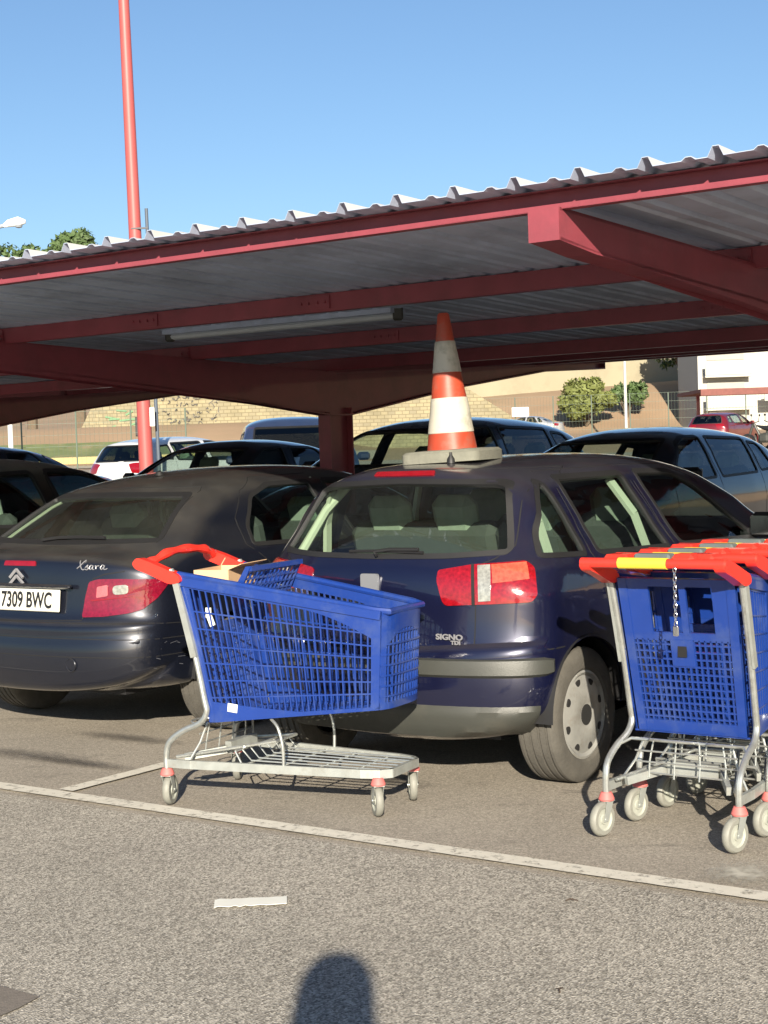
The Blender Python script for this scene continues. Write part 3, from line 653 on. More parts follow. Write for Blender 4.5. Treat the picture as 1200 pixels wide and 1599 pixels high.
# round emblem and release on the tailgate
g = MB(); l, n = sk.hit('rear', 0, .86)
g.prism(round_poly([(-.045, -.045), (.045, -.045), (.045, .05), (-.045, .05)], .012, 3), -.002, .012, lambda u, v, h: Vector((l.x + u, l.y - h, l.z + v + .0)))
g.build('tailgate_emblem', mat('emblem_silver', (.22, .23, .25), .35, .3), ib)
E3 = Matrix.Rotation(radians(90), 4, 'X')
l, n = sk.hit('rear', .41, .665)
text_mesh('SIGNO', .032, M['badge'], ib, 'badge', Matrix.Translation((.40, min(sk.hit('rear', q_, .655)[0].y for q_ in (.33, .40, .47)) - .006, .655)) @ E3, .002, 1.35, .001)
text_mesh('TDI', .022, M['badge'], ib, 'badge', Matrix.Translation((.43, min(sk.hit('rear', q_, .633)[0].y for q_ in (.36, .40, .47)) - .006, .633)) @ E3, .002, 1.3, .001)
# rear wiper
g = MB(); P = []
for x_, z_ in ((.02, .975), (-.0, .99), (.08, 1.0), (.22, 1.0)):
    l, n = sk.hit('rear', x_, z_); P.append(l + n * .022)
g.tube(P[:3] + [P[3]], .008, 6); q = [sk.hit('rear', x_, 1.003 - .02 * abs(x_))[0] + Vector((0, -.012, 0)) for x_ in (-.14, 0, .12, .24)]; g.tube(q, .007, 6)
g.build('rear_wiper', M['rubber'], ib)
# aerial stub, handles, pale inner pillars, number plate
g = MB(); l, n = sk.hit('top', 0.12, .55); g.lathe([(.001, 0), (.02, 0), (.018, .02), (.008, .035), (.006, .05), (.001, .05)], 12, l); g.build('aerial', M['rubber'], ib)
for yy in (.80, 1.56):
    for sg in (1, -1):
        g = MB(); l, n = sk.hit('side', yy, .80, sg); g.box(l + Vector((sg * .012, 0, 0)), (.03, .17, .03), None, .01); g.build('door_handle', M['rubber'], ib)
for pth in ([(.60, .56, .96), (.57, .53, 1.1), (.50, .48, 1.25)], [(.66, 1.38, .93), (.62, 1.33, 1.1), (.53, 1.25, 1.27)]):
    for sg in (1, -1):
        g = MB(); pp = [Vector((sg * p[0], p[1], p[2])) for p in pth]
        for a, b in zip(pp, pp[1:]): g.bar(a, b, .04, .02, Vector((1, 0, 0)))
        g.build('pillar_trim', M['trimlight'], ib)
for sg in (1, -1):
    g = MB(); g.tube([(sg * .60, .36, .97), (sg * .54, .48, 1.16), (sg * .46, .56, 1.28)], .022, 8); g.build('pillar_trim', M['trimlight'], ib)
g = MB(); l, n = sk.hit('rear', 0, .70); pass

xs_loc = row(-6.23, 5.35)
xs, sx = make_car('fastback_car', 'dusty navy fastback with a white number plate and a script badge', XS, xs_loc, ROWROT)
sub_lens(sx, xs, [(round_poly([(.545, .80), (.60, .81), (.60, .755), (.54, .745)], .008), 'lamppink', 'reversing_lens'), (round_poly([(.625, .805), (.70, .81), (.70, .765), (.625, .76)], .02), 'lampclear', 'indicator_lens'),
    (round_poly([(.50, .735), (.72, .752), (.70, .748), (.52, .728)], .003), 'lampdark', 'lens_gap')], 'xs')
# number plate with its characters, in the recess of the tailgate
def ypl(z): return sx.hit('rear', 0, z)[0].y
g = MB(); g.box((.065, ypl(.73) - .012, .730), (.52, .012, .112), Matrix.Rotation(radians(-6), 3, 'X'), .004); pl = g.build('number_plate', M['plate'], xs)
g = MB(); g.box((.065 - .24, ypl(.73) - .0195, .730), (.038, .002, .104), Matrix.Rotation(radians(-6), 3, 'X')); g.build('country_band', M['euroblue'], pl)
PM = Matrix.Translation((.085, ypl(.73) - .0205, .728)) @ Matrix.Rotation(radians(84), 4, 'X')
text_mesh('7309 BWC', .112, M['ink'], pl, 'plate_characters', PM, .0008, .74, .0022)
g = MB(); g.box((0, ypl(.80) - .012, .802), (.80, .03, .022), None, .008); g.build('plate_light_bar', M['xsara'], xs)
g = MB()
for k in (0, 1):
    zt = .884 - .032 * k
    for sg in (1, -1): g.bar((0, ypl(.84) - .016, zt), (sg * .050, ypl(.84) - .016, zt - .042), .010, .014, Vector((0, -.3, 1)))
g.build('chevron_emblem', M['badge'], xs)
g = MB(); sx.patch(g, 'rear', round_poly([(-.12, .900), (.12, .900), (.115, .924), (-.115, .924)], .006), .006, .01, 3); g.build('brake_lamp', M['lampdark'], xs)
# script lettering as fine raised wire: X s a r a
g = MB(); x0, z0, sc_ = .40, .882, .00108
strokes = [[(0, 8), (14, 22), (26, 40), (30, 44)], [(6, 42), (12, 26), (20, 8), (28, 2), (34, 6)],
    [(36, 12), (46, 24), (44, 14), (50, 6), (42, 2), (36, 6)], [(66, 20), (58, 22), (54, 10), (60, 4), (68, 16), (68, 20), (68, 6), (74, 4)],
    [(76, 18), (80, 20), (82, 6), (82, 14), (88, 20), (94, 19)], [(112, 20), (104, 22), (100, 10), (106, 4), (114, 16), (114, 20), (114, 6), (122, 4), (128, 8)]]
for st in strokes:
    pp = []
    for p in smooth_path([(a, b, 0) for a, b in st], 5):
        l, n = sx.hit('rear', x0 + p.x * sc_ * 1.25, z0 + p.y * sc_); pp.append(l + n * .003)
    g.tube(pp, .0026, 5)
g.build('script_badge', M['badge'], xs)
g = MB(); l0 = []
for x_, z_ in ((-.1, 1.0), (.0, 1.012), (.15, 1.015), (.33, 1.012)):
    l, n = sx.hit('rear', x_, z_); l0.append(l + n * .02)
g.tube(l0, .009, 6); g.build('rear_wiper', M['rubber'], xs)
g = MB(); l, n = sx.hit('rear', .42, .415); g.tube([l + n * .003 + Vector((cos(t * pi / 10) * .032, 0, sin(t * pi / 10) * .032)) for t in range(20)], .0035, 6, True); g.build('tow_eye_cover', M['xsara'], xs)
g = MB(); l, n = sx.hit('top', 0.0, 1.15); g.lathe([(.001, 0), (.03, 0), (.02, .02), (.001, .03)], 12, l); g.build('aerial', M['rubber'], xs)
for yy in (1.36, 2.2):
    for sg in (1, -1):
        g = MB(); l, n = sx.hit('side', yy, .80, sg); g.box(l + Vector((sg * .012, 0, 0)), (.03, .17, .03), None, .01); g.build('door_handle', M['rubber'], xs)
for sg in (1, -1):
    g = MB(); g.tube([(sg * .66, 1.88, .94), (sg * .66, 1.84, 1.12), (sg * .57, 1.79, 1.29)], .018, 8); g.build('pillar_trim', M['trimlight'], xs)
g = MB()
tp_ = []
for x_, z_ in ((-.60, 1.005), (-.56, 1.08), (-.50, 1.20), (-.46, 1.235), (-.2, 1.242), (.15, 1.242)):
    l, n = sx.hit('rear', x_, z_); tp_.append(l - n * .03)
g.tube(tp_, .009, 6); g.build('tailgate_strip', M['trimlight'], xs)
# scraped paint on the right corner of the bumper
g = MB()
for k in range(12):
    u = random.uniform(.76, 1.05); z = random.choice([.50, .515, .48, .40, .44]) + random.uniform(-.012, .012); w_ = random.uniform(.01, .06)
    sx.ribbon(g, 'wrap', [(u, z), (u + w_, z + random.uniform(-.01, .01))], random.uniform(.0015, .004), .0006)
g.build('scuff_mark', mat('scraped_primer', (.09, .095, .11), .7), xs)
# ------------------------------------------------------------------ the other parked cars
def park(name, label, cfg, r, a, rz, z=None, detail=1, group=None, cat='car'):
    L = row(r, a); zz = rise(L.x, L.y) if z is None else z
    t, s = make_car(name, label, cfg, (L.x, L.y, zz), rz, group, detail); t['category'] = cat; return t
N_ = ROWROT; OPP = ROWROT + pi
park('parked_car', 'dusty graphite hatchback cut off by the left edge, beside the navy fastback', variant(hatch('greyp'), wheel='alloy'), -8.75, 5.45, N_)
# second row noses face us: the origin is the tail, so these stand with the tail at the far side
park('parked_minivan', 'dark blue people carrier behind the hatchback with the cone, nose towards the column', variant(hatch('navy'), mirmat='rubber'), -6.45, 14.9, OPP)
park('parked_car', 'tall black hatchback behind the traffic cone, right of the red column', variant(hatch('black'), mirmat='black'), -8.75, 15.3, OPP).scale = (1.03, 1.12, 1.10)
park('parked_saloon', 'black saloon seen over the navy fastback roof, left of the red column', sedan('navy'), -11.35, 15.3, OPP)
park('parked_saloon', 'dark saloon roof at the left edge, nearer than the white hatchback', sedan('navy'), -16.3, 15.6, OPP)
park('parked_van', 'blue van with a raised windscreen standing behind the red column', van('bluev'), -16.2, 19.9, pi + .12, cat='van').scale = (1, 1, .93)
# ------------------------------------------------------------------ red steel car port
def CP(r, a, z): return row(r, a, z)
port = thing('car_port', 'red steel car port with a grey corrugated roof over the parked cars', 'car port', row(-7.6, 10.0))
inv = Matrix.Translation(-row(-7.6, 10.0))
class PB(MB):
    def build(s, name, m, parent=None, **k):
        o0 = row(-7.6, 10.0); s.v = [tuple(Vector(v) - o0) for v in s.v]; return MB.build(s, name, m, parent, **k)
R0, R1 = -31.5, 8.2
A0, AC, A1 = 4.74, 10.05, 14.75
def zs(a):                         # underside of the roof sheet
    return 2.328 - .030 * (a - 4.9) if a < AC else 2.173 + .046 * (a - AC)
def c_section(mb, r0, r1, a, z0, h, flip=1, wd=.05, t=.004):
    for (aa, zz, w_, hh) in ((a, z0 + h / 2, t, h), (a + flip * wd / 2, z0 + t / 2, wd, t), (a + flip * wd / 2, z0 + h - t / 2, wd, t)):
        mb.bar(CP(r0, aa, zz), CP(r1, aa, zz), hh if False else w_, hh, Vector((0, 0, 1)))
# roof sheet: trapezoid ribs running front to back, laid as strips with true thickness
g = PB(); pitch = .25; n = int((R1 - R0) / pitch); prof = []
for k in range(n):
    r = R0 + k * pitch; prof += [(r, 0), (r + .080, 0), (r + .095, .011), (r + .115, .011), (r + .130, 0), (r + .172, 0), (r + .190, .033), (r + .212, .033), (r + .228, 0)]
prof.append((R1, 0)); rng = random.Random(3)
for (a0, a1) in ((A0, AC), (AC, A1)):
    na = 7; m = len(prof); vs = []
    for side in (0, 1):
        for i in range(na):
            a = a0 + (a1 - a0) * i / (na - 1)
            for r, h in prof: 
                jig = (.010 * noise.noise(Vector((r * .8, a * .7, 1))) if 0 < i < na - 1 or True else 0)
                vs.append(CP(r, a + (.012 * noise.noise(Vector((r * 1.1, 5, 2))) if i == 0 else 0), zs(a) + h + jig + side * .0025 + .002))
    fs = []
    for side in (0, 1):
        o = side * na * m
        for i in range(na - 1):
            for j in range(m - 1): fs.append((o + i * m + j, o + i * m + j + 1, o + (i + 1) * m + j + 1, o + (i + 1) * m + j))
    for j in range(m - 1): fs.append((j, j + 1, na * m + j + 1, na * m + j)); q = (na - 1) * m; fs.append((q + j, q + j + 1, q + na * m + j + 1, q + na * m + j))
    n1 = (na - 1) * (m - 1); q0 = len(g.f); g.add(vs, fs); g.mi[q0 + n1:q0 + 2 * n1] = [1] * n1
g.build('roof_sheet', [M['sheet'], M['sheettop']], port, ang=20)
for i, a in enumerate((4.90, 6.60, 8.30, 9.86, 11.7, 13.2, 14.55)):
    g = PB(); h = .095 if i else .073; z1 = zs(a) - .001 + (0 if i else 0)
    # web at the viewer's side, flanges behind (front one shows its lower lip)
    fl = -1 if i == 0 else 1
    c_section(g, R0 + .1, R1 - .1, a, z1 - h, h, fl, .045 if i == 0 else .05)
    if i == 0: g.bar(CP(R0 + .1, a - .043, z1 - h + .010), CP(R1 - .1, a - .043, z1 - h + .010), .004, .020, Vector((0, 0, 1)))
    g.build('purlin', M['redsteel'], port, smooth=False)
for k in range(-5, 4):
    rc = -7.66 + 4.925 * k + 0.0
    if rc < R0 or rc > R1: continue
    # column: I profile
    g = PB(); zt = 1.80; hw, dw = .06, .145
    for aa in (AC - dw, AC + dw): g.bar(CP(rc, aa, 0), CP(rc, aa, zt), .014, 2 * hw, RX)
    g.bar(CP(rc, AC, 0), CP(rc, AC, zt), 2 * dw - .014, .010, RX)
    g.bar(CP(rc, AC, 0.0), CP(rc, AC, .02), .40, .26, RX)
    g.build('column', M['redsteel'], port, smooth=False)
    for d in (-1, 1):
        g = PB(); pts = []
        aT = 4.84 if d < 0 else 14.62
        top = [(AC, zs(AC - .01) - .098), (aT, zs(aT) - (.076 if d < 0 else .098))]
        if d < 0: low = [(aT, 2.150), (5.1, 2.122), (6.6, 2.045), (8.0, 1.93), (8.7, 1.866), (9.92, 1.740), (AC, 1.740)]
        else: low = [(aT, 2.225), (13.4, 2.17), (11.85, 1.99), (10.2, 1.742), (AC, 1.740)]
        hw = .06; pl = top + low
        # web
        N = len(pl); vs = [CP(rc - .006, a, z) for a, z in pl] + [CP(rc + .006, a, z) for a, z in pl]
        g.add(vs, [tuple(range(N)), tuple(range(2 * N - 1, N - 1, -1))] + [(i, (i + 1) % N, (i + 1) % N + N, i + N) for i in range(N)])
        for (p, q) in [(top[0], top[1])] + list(zip(low, low[1:])): g.bar(CP(rc, *p), CP(rc, *q), 2 * hw, .012, Vector((0, 0, 1)))
        # closed box end at the tip
        ta = aT - (.006 if d < 0 else -.006); zt_, zb_ = top[1][1] + .006, low[0][1] - .006
        g.bar(CP(rc, ta, zb_), CP(rc, ta, zt_), 2 * hw + .004, .010, AX)
        if d < 0:
            for sgn in (-1, 1): g.add([CP(rc + sgn * hw, aT, zt_), CP(rc + sgn * hw, aT, zb_), CP(rc + sgn * hw, 5.35, 2.105), CP(rc + sgn * hw, 10.0, 1.75), CP(rc + sgn * hw, 10.0, top[0][1]), ], [(0, 1, 2, 3, 4)])
        g.build('roof_arm', M['redsteel'], port, smooth=False)
for k in range(-3, 2):
    rc = -7.66 + 4.925 * k
    for a in (6.60, 8.30, 11.7, 13.2):
        g = PB(); z = zs(a) - .05; g.bar(CP(rc, a - .008, z - .055), CP(rc, a - .008, z + .04), .09, .008, AX)
        for dr in (-.028, .028): g.bar(CP(rc + dr, a - .022, z), CP(rc + dr, a - .006, z), .018, .018)
        g.build('bolted_cleat', M['redsteel'], port, smooth=False)
for rr_, a in ((-5.15, 6.60), (-6.4, 6.60), (-3.6, 8.30), (-5.9, 8.30), (-8.9, 6.60)):
    g = PB(); z = zs(a) - .048; g.bar(CP(rr_ - .11, a - .007, z), CP(rr_ + .11, a - .007, z), .07, .006, AX)
    for dr in (-.08, -.03, .03, .08): g.bar(CP(rr_ + dr, a - .018, z), CP(rr_ + dr, a - .004, z), .014, .014)
    g.build('splice_plate', M['redsteel'], port, smooth=False)
# fluorescent batten under the roof
fl = thing('strip_light', 'long grey tube light hung under the corrugated roof', 'lamp', row(-6.45, 7.45, 2.25))
g = MB(); L0 = row(-6.45, 7.45, 2.25); pa, pb = row(-7.0, 7.45, 2.245) - L0, row(-5.2, 7.45, 2.245) - L0
g.bar(pa, pb, .15, .035); g.build('batten', M['sheet'], fl)
g = MB(); g.tube([pa + Vector((0, 0, -.03)), pb + Vector((0, 0, -.03))], .022, 8); g.build('tube', mat('grey_tube', (.42, .46, .50), .4), fl)
for q in (pa, pb): g = MB(); g.box(q + Vector((0, 0, .02)), (.06, .06, .16), None, .01); g.build('hanger', M['dplastic'], fl)
# ------------------------------------------------------------------ traffic cone on the roof
ct = ib_loc + RX * .02 + AX * .72; zr = sk.hit('top', .02, .72)[0].z
cone = thing('traffic_cone', 'battered orange and white cone standing on the dark blue hatchback roof', 'traffic cone', (ct.x, ct.y, zr - .004), radians(-22))
cone.rotation_euler = (radians(.6), radians(-2.0), radians(-24)); cone.scale = (.93, .93, .86)
g = MB(); bw = .20; out = round_poly([(-bw, -bw), (bw, -bw), (bw, bw), (-bw, bw)], .05, 3)
vs = [(x * 1.0, y * 1.0, .0) for x, y in out] + [(x * 1.0, y, .048) for x, y in out] + [(x * .93, y * .93, .062) for x, y in out] + [(x * .55, y * .55, .066) for x, y in out]; n = len(out)
g.add(vs, [tuple(reversed(range(n)))] + [(k * n + i, k * n + (i + 1) % n, (k + 1) * n + (i + 1) % n, (k + 1) * n + i) for k in range(3) for i in range(n)] + [tuple(range(3 * n, 4 * n))])
g.build('base_slab', M['conebase'], cone)
zz = [.046, .075, .165, .335, .475, .65, .79]
def cr(z): return .125 - .098 * ((z - .046) / .744)
g = MB(); g.lathe([(cr(z) , z) for z in (.046, .10, .17, .25, .335, .40, .475, .55, .65, .72, .78)] + [(cr(.78) - .006, .788), (cr(.78) - .012, .785), (cr(.78) - .014, .74)], 36)
for i, v in enumerate(g.v):
    x, y, z = v; k = 1 + .035 * noise.noise(Vector((x * 14, y * 14, z * 6))); g.v[i] = (x * k, y * k, z)
g.build('cone_body', M['conered'], cone)
for z0, z1 in ((.155, .335), (.475, .635)):
    g = MB(); g.lathe([(cr(z0) + .001, z0 - .003), (cr(z0) + .003, z0)] + [(cr(z0 + (z1 - z0) * k / 5) + .003, z0 + (z1 - z0) * k / 5) for k in range(1, 6)] + [(cr(z1) + .001, z1 + .003)], 36)
    for i, v in enumerate(g.v):
        x, y, z = v; k = 1 + .035 * noise.noise(Vector((x * 14, y * 14, z * 6))); g.v[i] = (x * k, y * k, z)
    g.build('reflective_band', M['conewhite'], cone)
# ------------------------------------------------------------------ shopping trolleys
def pt(u, v, sg):     # point of a basket side: u rear->front, v bottom->top
    RB, RT, FB, FT = Vector((sg * .232, .205, .350)), Vector((sg * .250, .085, .955)), Vector((sg * .160, .945, .425)), Vector((sg * .166, .972, .812))
    return (RB * (1 - u) + FB * u) * (1 - v) + (RT * (1 - u) + FT * u) * v
def band(mb, lo, hi, nrm, th=.007):        # solid strip between two polylines
    n = len(lo); vs = []
    for off in (-th / 2, th / 2):
        vs += [p + nrm * off for p in lo] + [p + nrm * off for p in hi]
    fs = []
    for k in range(n - 1):
        fs += [(k, k + 1, n + k + 1, n + k), (2 * n + k, 3 * n + k, 3 * n + k + 1, 2 * n + k + 1), (k, 2 * n + k, 2 * n + k + 1, k + 1), (n + k, n + k + 1, 3 * n + k + 1, 3 * n + k)]
    fs += [(0, n, 3 * n, 2 * n), (n - 1, 3 * n - 1, 4 * n - 1, 2 * n - 1)]; mb.add(vs, fs)
def make_cart(label, style, group=None):
    t = thing('shopping_cart', label, 'shopping cart', group=group); B = M['cartblue']
    for sg in (-1, 1):
        s = MB(); nr = Vector((sg, .1, 0)).normalized()
        vt = lambda u: .915 - .035 * u - .21 * max(0, (u - .62) / .38) ** 1.8
        vb = lambda u: .15 - .115 * min(1, u / .55) 
        us = [k / 30 for k in range(31)]
        band(s, [pt(u, vt(u), sg) for u in us], [pt(u, 1, sg) for u in us], nr)
        band(s, [pt(u, 0 if u > .3 else -.0, sg) for u in us], [pt(u, vb(u), sg) for u in us], nr)
        band(s, [pt(0, v, sg) for v in (0, .5, 1)], [pt(.045, v, sg) for v in (0, .5, 1)], nr); band(s, [pt(.955, v, sg) for v in (0, .5, 1)], [pt(1, v, sg) for v in (0, .5, 1)], nr)
        for k in range(27):
            u = .045 + .91 * (k + .5) / 27; s.bar(pt(u, vb(u) - .01, sg), pt(u, vt(u) + .01, sg), .0055, .007, nr)
        for j in range(6):
            v = .12 + .118 * (j + .4); pth = [u for u in us if vb(u) - .02 < v < vt(u) + .02]
            for a, b in zip(pth, pth[1:]): s.bar(pt(a, v, sg), pt(b, v, sg), .0058, .008, nr)
        for vv in (.985,): s.bar(pt(0.01, vv, sg) + nr * .005, pt(.99, vv, sg) + nr * .005, .006, .009, nr)
        s.bar(pt(0, .955, sg) + nr * .006, pt(1, .955, sg) + nr * .006, .034, .012, nr)
        s.build('basket_side', B, t, smooth=False)
    # rim
    s = MB(); rim = [pt(0, 1, -1)] + [pt(k / 8, 1, -1) for k in range(1, 8)] + [pt(.97, 1, -1), pt(1, 1, -1) + Vector((.02, .022, -.005)), pt(1, 1, 1) + Vector((-.02, .022, -.005)), pt(.97, 1, 1)] + [pt(k / 8, 1, 1) for k in range(7, 0, -1)] + [pt(0, 1, 1)]
    s.tube(rim, .0135, 8); s.build('basket_rim', B, t)
    # front panel
    s = MB(); nf = Vector((0, 1, 0))
    def fp(u, v): a = pt(1, v, -1); b = pt(1, v, 1); p = a.lerp(b, u); p.y += .028 * (1 - (2 * u - 1) ** 4); return p
    us = [k / 16 for k in range(17)]; ft = lambda u: .80 - .22 * abs(2 * u - 1) ** 2.2
    band(s, [fp(u, ft(u)) for u in us], [fp(u, 1) for u in us], nf); band(s, [fp(u, 0) for u in us], [fp(u, .07) for u in us], nf)
    band(s, [fp(0, v / 4) for v in range(5)], [fp(.07, v / 4) for v in range(5)], nf); band(s, [fp(.93, v / 4) for v in range(5)], [fp(1, v / 4) for v in range(5)], nf)
    for k in range(11): u = .07 + .86 * (k + .5) / 11; s.bar(fp(u, .05), fp(u, ft(u) + .01), .0055, .007, nf)
    for j in range(7):
        v = .10 + .105 * (j + .3)
        for a, b in zip(us, us[1:]):
            if v < ft((a + b) / 2) + .03: s.bar(fp(a, v), fp(b, v), .0065, .012, nf)
    s.build('basket_front', B, t, smooth=False)
    # basket floor
    s = MB(); 
    def fl_(u, w_): return pt(u, .012, -1).lerp(pt(u, .012, 1), w_)
    for k in range(19): s.bar(fl_(k / 18, 0), fl_(k / 18, 1), .008, .006)
    for k in range(12): s.bar(fl_(0, k / 11), fl_(1, k / 11), .007, .008)
    s.bar(fl_(0, .5), fl_(1, .5), .10, .006); s.build('basket_floor', B, t, smooth=False)
    # hinged back panel
    s = MB(); nb = Vector((0, -1, -.2)).normalized()
    def bp(u, v): return Vector(((-.228 + .456 * u) * (1 - .07 * (1 - v)), .2 - .118 * v, .362 + .575 * v))
    us = [0, .25, .5, .75, 1]; vs_ = [k / 8 for k in range(9)]
    for a, b in ((0, .075), (.925, 1)): band(s, [bp(a, v) for v in vs_], [bp(b, v) for v in vs_], nb, .018)
    band(s, [bp(u, .95) for u in us], [bp(u, 1) for u in us], nb, .016); band(s, [bp(u, 0) for u in us], [bp(u, .075) for u in us], nb, .014)
    band(s, [bp(u, .60) for u in us], [bp(u, .655) for u in us], nb, .01)
    for a, b in ((.075, .235), (.80, .925)): band(s, [bp(a, v) for v in (.64, .8, .97)], [bp(b + (.02 if a < .5 else 0), v) for v in (.64, .8, .97)], nb, .012)
    band(s, [bp(.52, v) for v in (.64, .8, .97)], [bp(.575, v) for v in (.64, .8, .97)], nb, .012)
    for k in range(17): u = .075 + .85 * (k + .5) / 17; s.bar(bp(u, .06), bp(u, .61), .006, .010, nb)
    for j in range(11): v = .075 + .525 * (j + .5) / 11; s.bar(bp(.06, v), bp(.94, v), .006, .010, nb)
    band(s, [bp(.40, .44), bp(.40, .61)], [bp(.60, .44), bp(.60, .61)], nb, .018)
    s.build('back_panel', B, t, smooth=False)
    s = MB(); c = bp(.5, .545); s.box(c + nb * .010, (.035, .004, .05)); s.build('coin_plate', M['gap'], t)
    # side posts and legs of one bent tube each
    for sg in (-1, 1):
        s = MB(); pth = smooth_path([(sg * .257, .000, .150), (sg * .257, .0, .215), (sg * .257, .02, .268), (sg * .253, .085, .315), (sg * .248, .165, .350), (sg * .245, .198, .395), (sg * .246, .190, .45), (sg * .249, .150, .65), (sg * .254, .085, .90), (sg * .255, .055, .975)], 5)
        s.tube(pth, .0125, 10); s.build('leg', M['steel'], t)
        s = MB(); a, b = Vector((sg * .262, .158, .62)), Vector((sg * .266, .082, .93)); s.bar(a, b, .028, .010, Vector((sg, 0, 0))); s.build('post_cover', M['paper'] if style == 'x' else M['galv'], t)
    # base frame
    s = MB(); zb = .178
    ring = [(-.257, 0, zb), (-.256, .12, zb), (-.165, .86, zb - .006), (-.145, .93, zb - .007), (-.11, .965, zb - .007), (.11, .965, zb - .007), (.145, .93, zb - .007), (.165, .86, zb - .006), (.256, .12, zb), (.257, 0, zb)]
    for a, b in zip(ring, ring[1:]): s.bar(a, b, .016, .034)
    for a in ring[1:-1]: s.tube([Vector(a) - Vector((0, 0, .017)), Vector(a) + Vector((0, 0, .017))], .0085, 8)
    s.build('base_frame', M['galv'], t, smooth=False)
    s = MB()
    for k in range(6):
        x = -.12 + .048 * k; s.tube([(x * 1.25, .30, zb + .055), (x * 1.2, .34, zb + .010), (x, .955, zb + .006)], .0035, 6)
    for y in (.34, .5, .66, .82): w_ = .25 - .11 * y / .9; s.tube([(-w_, y, zb + .002), (w_, y, zb + .002)], .004, 6)
    s.tube([(-.2, .30, zb + .055), (.2, .30, zb + .055)], .005, 6); s.tube([(-.21, .34, zb), (-.2, .30, zb + .055)], .004, 6); s.tube([(.21, .34, zb), (.2, .30, zb + .055)], .004, 6)
    s.build('tray_wires', M['steel'], t)
    s = MB()      # rear cross wires, lifting bars
    s.tube([(-.25, .095, .318), (-.22, .14, .335), (.22, .14, .335), (.25, .095, .318)], .006, 6)
    s.tube(smooth_path([(-.15, .15, .335), (-.11, .09, .345), (.02, .09, .345), (.05, .15, .335)], 4), .004, 6); s.tube(smooth_path([(.08, .15, .335), (.11, .09, .345), (.2, .09, .345), (.22, .15, .335)], 4), .004, 6)
    for x in (-.13, -.04, .05, .14): s.tube([(x, .14, .335), (x * 1.1, .13, .26), (x * 1.1, .12, .20)], .0035, 6)
    for z in (.295, .255, .215): s.tube([(-.2, .128, z), (.2, .128, z)], .0035, 6)
    for sg in (-1, 1): s.tube([(sg * .25, .10, .18), (sg * .2, .13, .26), (sg * .17, .15, .34)], .005, 6)
    s.tube([(-.23, .03, .20), (-.08, .42, .26), (.08, .42, .26), (.23, .03, .20)], .007, 6)
    s.build('rear_wires', M['steel'], t)
    s = MB(); s.bar((-.10, .20, .225), (.10, .20, .225), .03, .05); s.bar((-.11, .20, .22), (-.2, .05, .195), .02, .03); s.bar((.11, .20, .22), (.2, .05, .195), .02, .03); s.build('lift_bracket', M['galv'], t, smooth=False)
    for sg in (-1, 1):
        s = MB(); s.tube(smooth_path([(sg * .205, .53, zb + .01), (sg * .207, .53, .27), (sg * .205, .51, .34), (sg * .19, .47, .372)], 4), .0065, 8); s.build('stay', M['steel'], t)
    # casters
    for ci, (x, y) in enumerate(((-.257, .0), (.257, .0), (-.150, .925), (.150, .925))):
        s = MB(); sw = {'plain': (-64, -75, -58, -50), 'lock': (-10, -14, -18, -8)}[style][ci]; s.lathe([(.001, .128), (.028, .128), (.030, .134), (.024, .150), (.020, .158), (.001, .158)], 16); cs = s.build('caster', M['cartpink'], t, loc=(x, y, 0), rz=radians(sw))
        s = MB(); x = y = 0; yo = y - .028
        for sg in (-1, 1):
            s.prism([(y - .02, .128), (y + .018, .128), (yo + .012, .055), (yo - .012, .055)], sg * .0175, sg * .0195, lambda u, v, h: Vector((x + h, u, v)))
        s.box((x, y, .127), (.042, .044, .004)); s.tube([(x - .022, yo, .0635), (x + .022, yo, .0635)], .006, 8); s.build('fork', M['galv'], cs, smooth=False)
        s = MB(); s.lathe([(.042, -.0145), (.056, -.0145), (.0615, -.009), (.0635, 0), (.0615, .009), (.056, .0145), (.042, .0145)], 28, (x, yo, .0635), 'X'); s.build('wheel', M['wheelg'], cs)
        s = MB(); s.lathe([(.001, -.013), (.018, -.013), (.020, -.008), (.036, -.008), (.043, -.0135), (.043, .0135), (.036, .008), (.020, .008), (.018, .013), (.001, .013)], 24, (x, yo, .0635), 'X'); s.build('wheel_hub', M['wheelc'], cs)
    # handle
    s = MB(); zc = 1.005
    if style == 'plain':
        pth = smooth_path([(.262, -.075, .985), (.235, -.085, .995), (.19, -.065, 1.01), (.12, -.05, 1.035), (0, -.05, 1.042), (-.12, -.05, 1.035), (-.19, -.06, 1.02), (-.25, -.075, 1.0)], 5); s.tube(pth, [.018 + .003 * sin(k) for k in range(len(pth))], 10)
    else: s.tube([(-.278, -.105, zc), (-.274, -.105, zc), (0, -.105, zc), (.274, -.105, zc), (.28, -.105, zc)], [.012, .0185, .0175, .0185, .012], 12)
    ho = s.build('handle', M['cartred'], t)
    for sg in (-1, 1):
        s = MB()
        s.prism(round_poly([(-.125, 1.0), (-.10, 1.025), (-.03, 1.005), (.105, .955), (.115, .925), (.06, .915), (-.04, .955), (-.11, .978)], .02, 3), sg * .236, sg * .276, lambda u, v, h: Vector((h, u, v)))
        s.build('handle_bracket', M['cartred'], ho, ang=50)
    if style != 'plain':
        s = MB(); s.tube([(-.125, -.105, zc), (.060, -.105, zc)], .0205, 12); s.build('yellow_grip', M['cartyel'], ho)
        s = MB(); s.box((.115, -.075, zc + .012), (.085, .075, .045), None, .014); lk = s.build('coin_lock', M['cartred'], ho)
        s = MB(); s.box((-.02, -.040, zc + .016), (.14, .06, .030), None, .008); s.build('lock_body', M['lockgrey'], ho)
        s = MB(); s.box((.13, .03, zc + .010), (.12, .10, .034), None, .010); s.build('handle_housing', M['cartred'], ho); s = MB(); s.box((-.16, -.02, zc + .010), (.10, .10, .034), None, .012); s.build('handle_housing', M['cartred'], ho)
